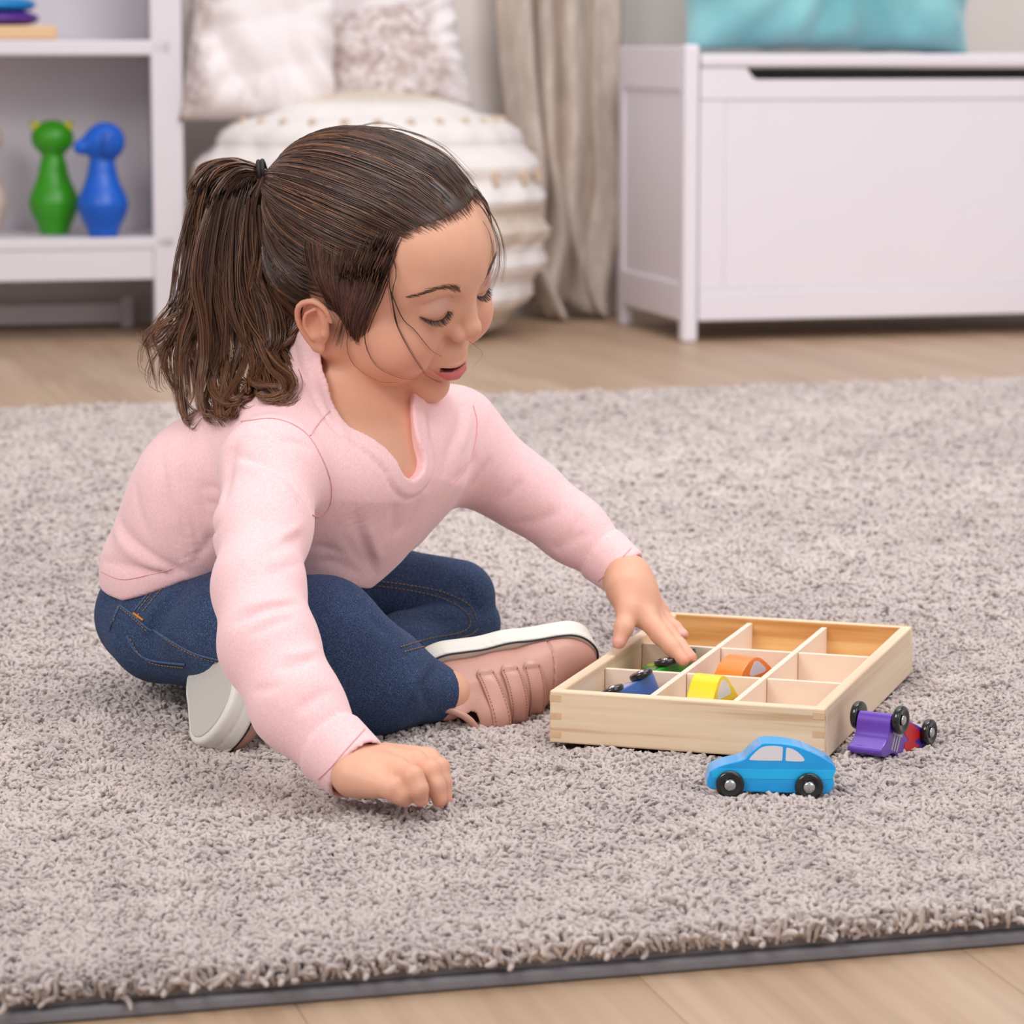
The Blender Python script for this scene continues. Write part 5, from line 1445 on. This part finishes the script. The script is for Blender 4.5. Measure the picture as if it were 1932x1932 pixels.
strands('loose_strands', np.array(wp), .00025, cap, (0.1, .8), seed=13, taper=(1, .9, .25))['kind'] = 'stuff'
# flyaways past the brow and over the crown, at the head's own depth
FLY = [([(880, 360), (915, 400), (938, 450), (940, 500), (925, 545)], 10), ([(860, 330), (905, 372), (938, 425), (952, 480), (946, 530)], 7), ([(895, 395), (925, 440), (930, 490), (915, 540)], 8), ([(905, 420), (918, 460), (915, 500), (905, 530)], 6), ([(760, 255), (830, 285), (880, 330), (920, 390)], 9), ([(700, 240), (760, 246), (830, 275), (890, 335)], 8),
       ([(500, 325), (540, 285), (600, 255), (660, 238)], 6), ([(520, 345), (580, 330), (650, 300), (720, 296)], 2), ([(640, 250), (720, 232), (800, 262)], 3), ([(370, 360), (362, 420), (375, 470)], 5), ([(385, 330), (366, 370), (364, 420)], 6), ([(880, 640), (905, 655), (916, 668), (900, 690)], 1)]
fp = []
for pix, n in FLY:
    for k in range(n):
        j = r_.normal(0, 1, 2) * 5; Y0 = hw((0, -40, 50))[1] + r_.normal(0, .012)
        if pix[0][0] < 520: Y0 = TYD - .01
        if pix[0][0] in (860, 880, 895, 905): Y0 = hw((-28, -22, 40))[1] + r_.normal(0, .008)
        q = [(a + j[0] * (i / len(pix)), b + j[1] * (i / len(pix))) for i, (a, b) in enumerate(pix)]
        fp.append(np.array([at(a, b, Y0) for a, b in catmull(q, 14)]))
strands('flyaway_hair', np.array(fp), .00018, cap, (.3, 1), seed=14, taper=(1, .9, .3))['kind'] = 'stuff'
# ================================================================ the rug
RR = 0.2646
R0 = np.array([-0.2297, 1.5351, 0.0]); ru = np.array([math.cos(RR), math.sin(RR), 0]); rv = np.array([-math.sin(RR), math.cos(RR), 0])
RW0, RW1, RDP = -1.35, 1.75, 2.5131
rug = empty('rug', tuple(R0), RR, 'soft grey shag rug with a dark grey edge, under the child and the toys', 'rug')
M_BACK = plain('rug_backing', (128, 126, 131), 0.9, 0.05, 60, 0.4, 400, .0005)
box('backing', RW0, RW1, 0, RDP, 0.0005, 0.0075, M_BACK, rug, 0.002)
box('under_mat', RW0 + .008, RW1 - .008, .008, RDP - .008, 0.0077, 0.0178, plain('pile_base', (150, 141, 139), 0.95), rug, 0)
t = NT('rug_yarn'); v = t.coord('Object', (1, 1, 1)); oi = t.add('ShaderNodeObjectInfo')
ga = t.add('ShaderNodeAttribute', attribute_name='shade', attribute_type='INSTANCER')
c0 = t.ramp(ga.outputs['Fac'], [(0.0, lin(166, 155, 151)), (0.5, lin(194, 182, 178)), (1.0, lin(212, 200, 195))])
t.base(c0); t.set(Roughness=0.95); t.b.inputs['Specular IOR Level'].default_value = 0.15; M_YARN = t.m
# six curly tufts, each three plied yarn ends
tcol = bpy.data.collections.new('tuft_shapes')
tufts = []
for k in range(6):
    r_ = np.random.default_rng(100 + k); ps, rs = [], []
    for s in range(3):
        a = s * 2.09 + r_.uniform(0, 1); m = 7; h = r_.uniform(.010, .014)
        u = np.linspace(0, 1, m); b = r_.uniform(0, 6.28); lean = r_.uniform(.003, .009)
        x = .0013 * math.cos(a) + lean * u ** 1.6 * math.cos(b) + .0016 * np.sin(u * 6.5 + a); y = .0013 * math.sin(a) + lean * u ** 1.6 * math.sin(b) + .0016 * np.cos(u * 6.5 + a)
        z = h * np.sin(u * (1.35 + .5 * r_.random())) / math.sin(1.5)
        ps.append(np.stack([x, y, z], 1)); rs.append(np.array([.0010, .0014, .0017, .0019, .0019, .0014, .00005]))
    vv, ff = tubes(np.array(ps), np.array(rs), 5)
    o = mesh_obj('tuft', vv, ff, M_YARN); COL.objects.unlink(o); tufts.append(o); tcol.objects.link(o)
# where the tufts stand: dense and fine near the lens, opening out with distance
r_ = np.random.default_rng(77)
def scatter(n, v0, v1, sp):
    us = np.arange(RW0, RW1, sp); vs_ = np.arange(v0, v1, sp); U, V = np.meshgrid(us, vs_)
    U = U.ravel() + r_.uniform(-.5, .5, U.size) * sp; V = V.ravel() + r_.uniform(-.5, .5, V.size) * sp
    return U, V
P_, SCL = [], []
for v0, v1, sp in ((0.004, 0.8, .0038), (0.8, 1.4, .0048), (1.4, RDP - .004, .0062)):
    U, V = scatter(0, v0, v1, sp)
    W3 = R0 + U[:, None] * ru + V[:, None] * rv
    halfw = W3[:, 1] * 0.1666 + 0.22
    ok = (np.abs(W3[:, 0]) < halfw) & (U > RW0 + .004) & (U < RW1 - .004) & (V < RDP)
    P_.append(np.stack([U[ok], V[ok]], 1)); SCL.append(np.full(ok.sum(), sp / .0040))
PT = np.concatenate(P_); SCL = np.concatenate(SCL)
# coarser filler beyond the picture's edges
us, vs_ = np.meshgrid(np.arange(RW0, RW1, .0095), np.arange(.004, RDP, .0095)); U = us.ravel(); V = vs_.ravel(); W3 = R0 + U[:, None] * ru + V[:, None] * rv
ok = np.abs(W3[:, 0]) >= W3[:, 1] * 0.1666 + 0.22
PT = np.concatenate([PT, np.stack([U[ok], V[ok]], 1)]); SCL = np.concatenate([SCL, np.full(ok.sum(), 1.8)])
W3 = R0 + PT[:, :1] * ru + PT[:, 1:] * rv
# nothing grows under the tray, and what lies on the pile presses it down
q = W3 - np.array([TX, TY, 0]); lx, ly = q @ TU, q @ TV
dtray = np.maximum(np.maximum(-lx, lx - TW), np.maximum(-ly, ly - TD))
keep = dtray > -.003
PT, SCL, W3, dtray = PT[keep], SCL[keep], W3[keep], dtray[keep]
def n2(p, s, seed):
    rr = np.random.default_rng(seed); o = 0
    for k in range(7):
        a = rr.uniform(0, 6.28); f_ = s * rr.uniform(.5, 1.6); o = o + np.sin(p[:, 0] * f_ * math.cos(a) + p[:, 1] * f_ * 1.5 * math.sin(a) + rr.uniform(0, 6.28))
    return o / 2.6
N = len(PT); hn = n2(W3, 70, 1) + .7 * n2(W3, 160, 2)
shade = np.clip(.54 + .12 * n2(W3, 9, 3) + .13 * hn + r_.normal(0, .07, N), 0, 1)
hgt = np.clip(1.0 + .12 * hn + r_.normal(0, .08, N), .6, 1.35)
sx_ = SCL.copy()
press = np.exp(-np.clip(dtray, 0, 1) / .006) * .2
for cx, cy, rr_ in ([(pc[0] + dx, pc[1] + .01, .016) for dx in (-.03, -.01, .01, .03)] + [(q[0], q[1], .02) for q in (atz(1655, 1410, .026), atz(1700, 1400, .026))]
                    + [(q[0], q[1], .02) for q in (atz(700, 1500, .026), atz(770, 1500, .026), atz(820, 1505, .026))] + [(q[0], q[1], .022) for q in (atz(900, 1350, .026), atz(960, 1350, .026), atz(410, 1395, .026), atz(450, 1395, .026))]):
    press = np.maximum(press, .42 * np.exp(-(((W3[:, 0] - cx) ** 2 + (W3[:, 1] - cy) ** 2) / rr_ ** 2)))
hgt = hgt * (1 - press)
scl = np.stack([sx_, sx_, hgt * np.minimum(sx_, 1.2)], 1)
rot = np.stack([r_.normal(0, .16, N) + .10 * n2(W3, 30, 5), r_.normal(0, .16, N) + .10 * n2(W3, 30, 6), r_.uniform(0, 6.28, N)], 1)
# the outer rows splay over the edge
edge = PT[:, 1] < .012
rot[edge, 0] += .2 + .8 * r_.random(edge.sum())
me = bpy.data.meshes.new('pile'); me.vertices.add(N); me.vertices.foreach_set('co', np.concatenate([PT, np.full((N, 1), .0125)], 1).astype(np.float32).ravel())
for nm, typ, arr, key in (('scl', 'FLOAT_VECTOR', scl, 'vector'), ('rot', 'FLOAT_VECTOR', rot, 'vector'), ('shade', 'FLOAT', shade, 'value')):
    at2 = me.attributes.new(nm, typ, 'POINT'); at2.data.foreach_set(key, arr.astype(np.float32).ravel())
pile = bpy.data.objects.new('pile', me); COL.objects.link(pile); pile.parent = rug; pile['kind'] = 'stuff'
ng = bpy.data.node_groups.new('grow_pile', 'GeometryNodeTree')
ng.interface.new_socket('Geometry', in_out='INPUT', socket_type='NodeSocketGeometry'); ng.interface.new_socket('Geometry', in_out='OUTPUT', socket_type='NodeSocketGeometry')
gi_, go_ = ng.nodes.new('NodeGroupInput'), ng.nodes.new('NodeGroupOutput')
ci = ng.nodes.new('GeometryNodeCollectionInfo'); ci.inputs['Collection'].default_value = tcol; ci.inputs['Separate Children'].default_value = True; ci.inputs['Reset Children'].default_value = True
ip = ng.nodes.new('GeometryNodeInstanceOnPoints'); ip.inputs['Pick Instance'].default_value = True
def named(nm, dt):
    nd = ng.nodes.new('GeometryNodeInputNamedAttribute'); nd.data_type = dt; nd.inputs['Name'].default_value = nm; return nd.outputs['Attribute']
er = ng.nodes.new('FunctionNodeEulerToRotation')
ng.links.new(gi_.outputs[0], ip.inputs['Points']); ng.links.new(ci.outputs[0], ip.inputs['Instance'])
ng.links.new(named('scl', 'FLOAT_VECTOR'), ip.inputs['Scale']); ng.links.new(named('rot', 'FLOAT_VECTOR'), er.inputs[0]); ng.links.new(er.outputs[0], ip.inputs['Rotation'])
ng.links.new(ip.outputs[0], go_.inputs[0])
md = pile.modifiers.new('grow', 'NODES'); md.node_group = ng
print('tufts', N)
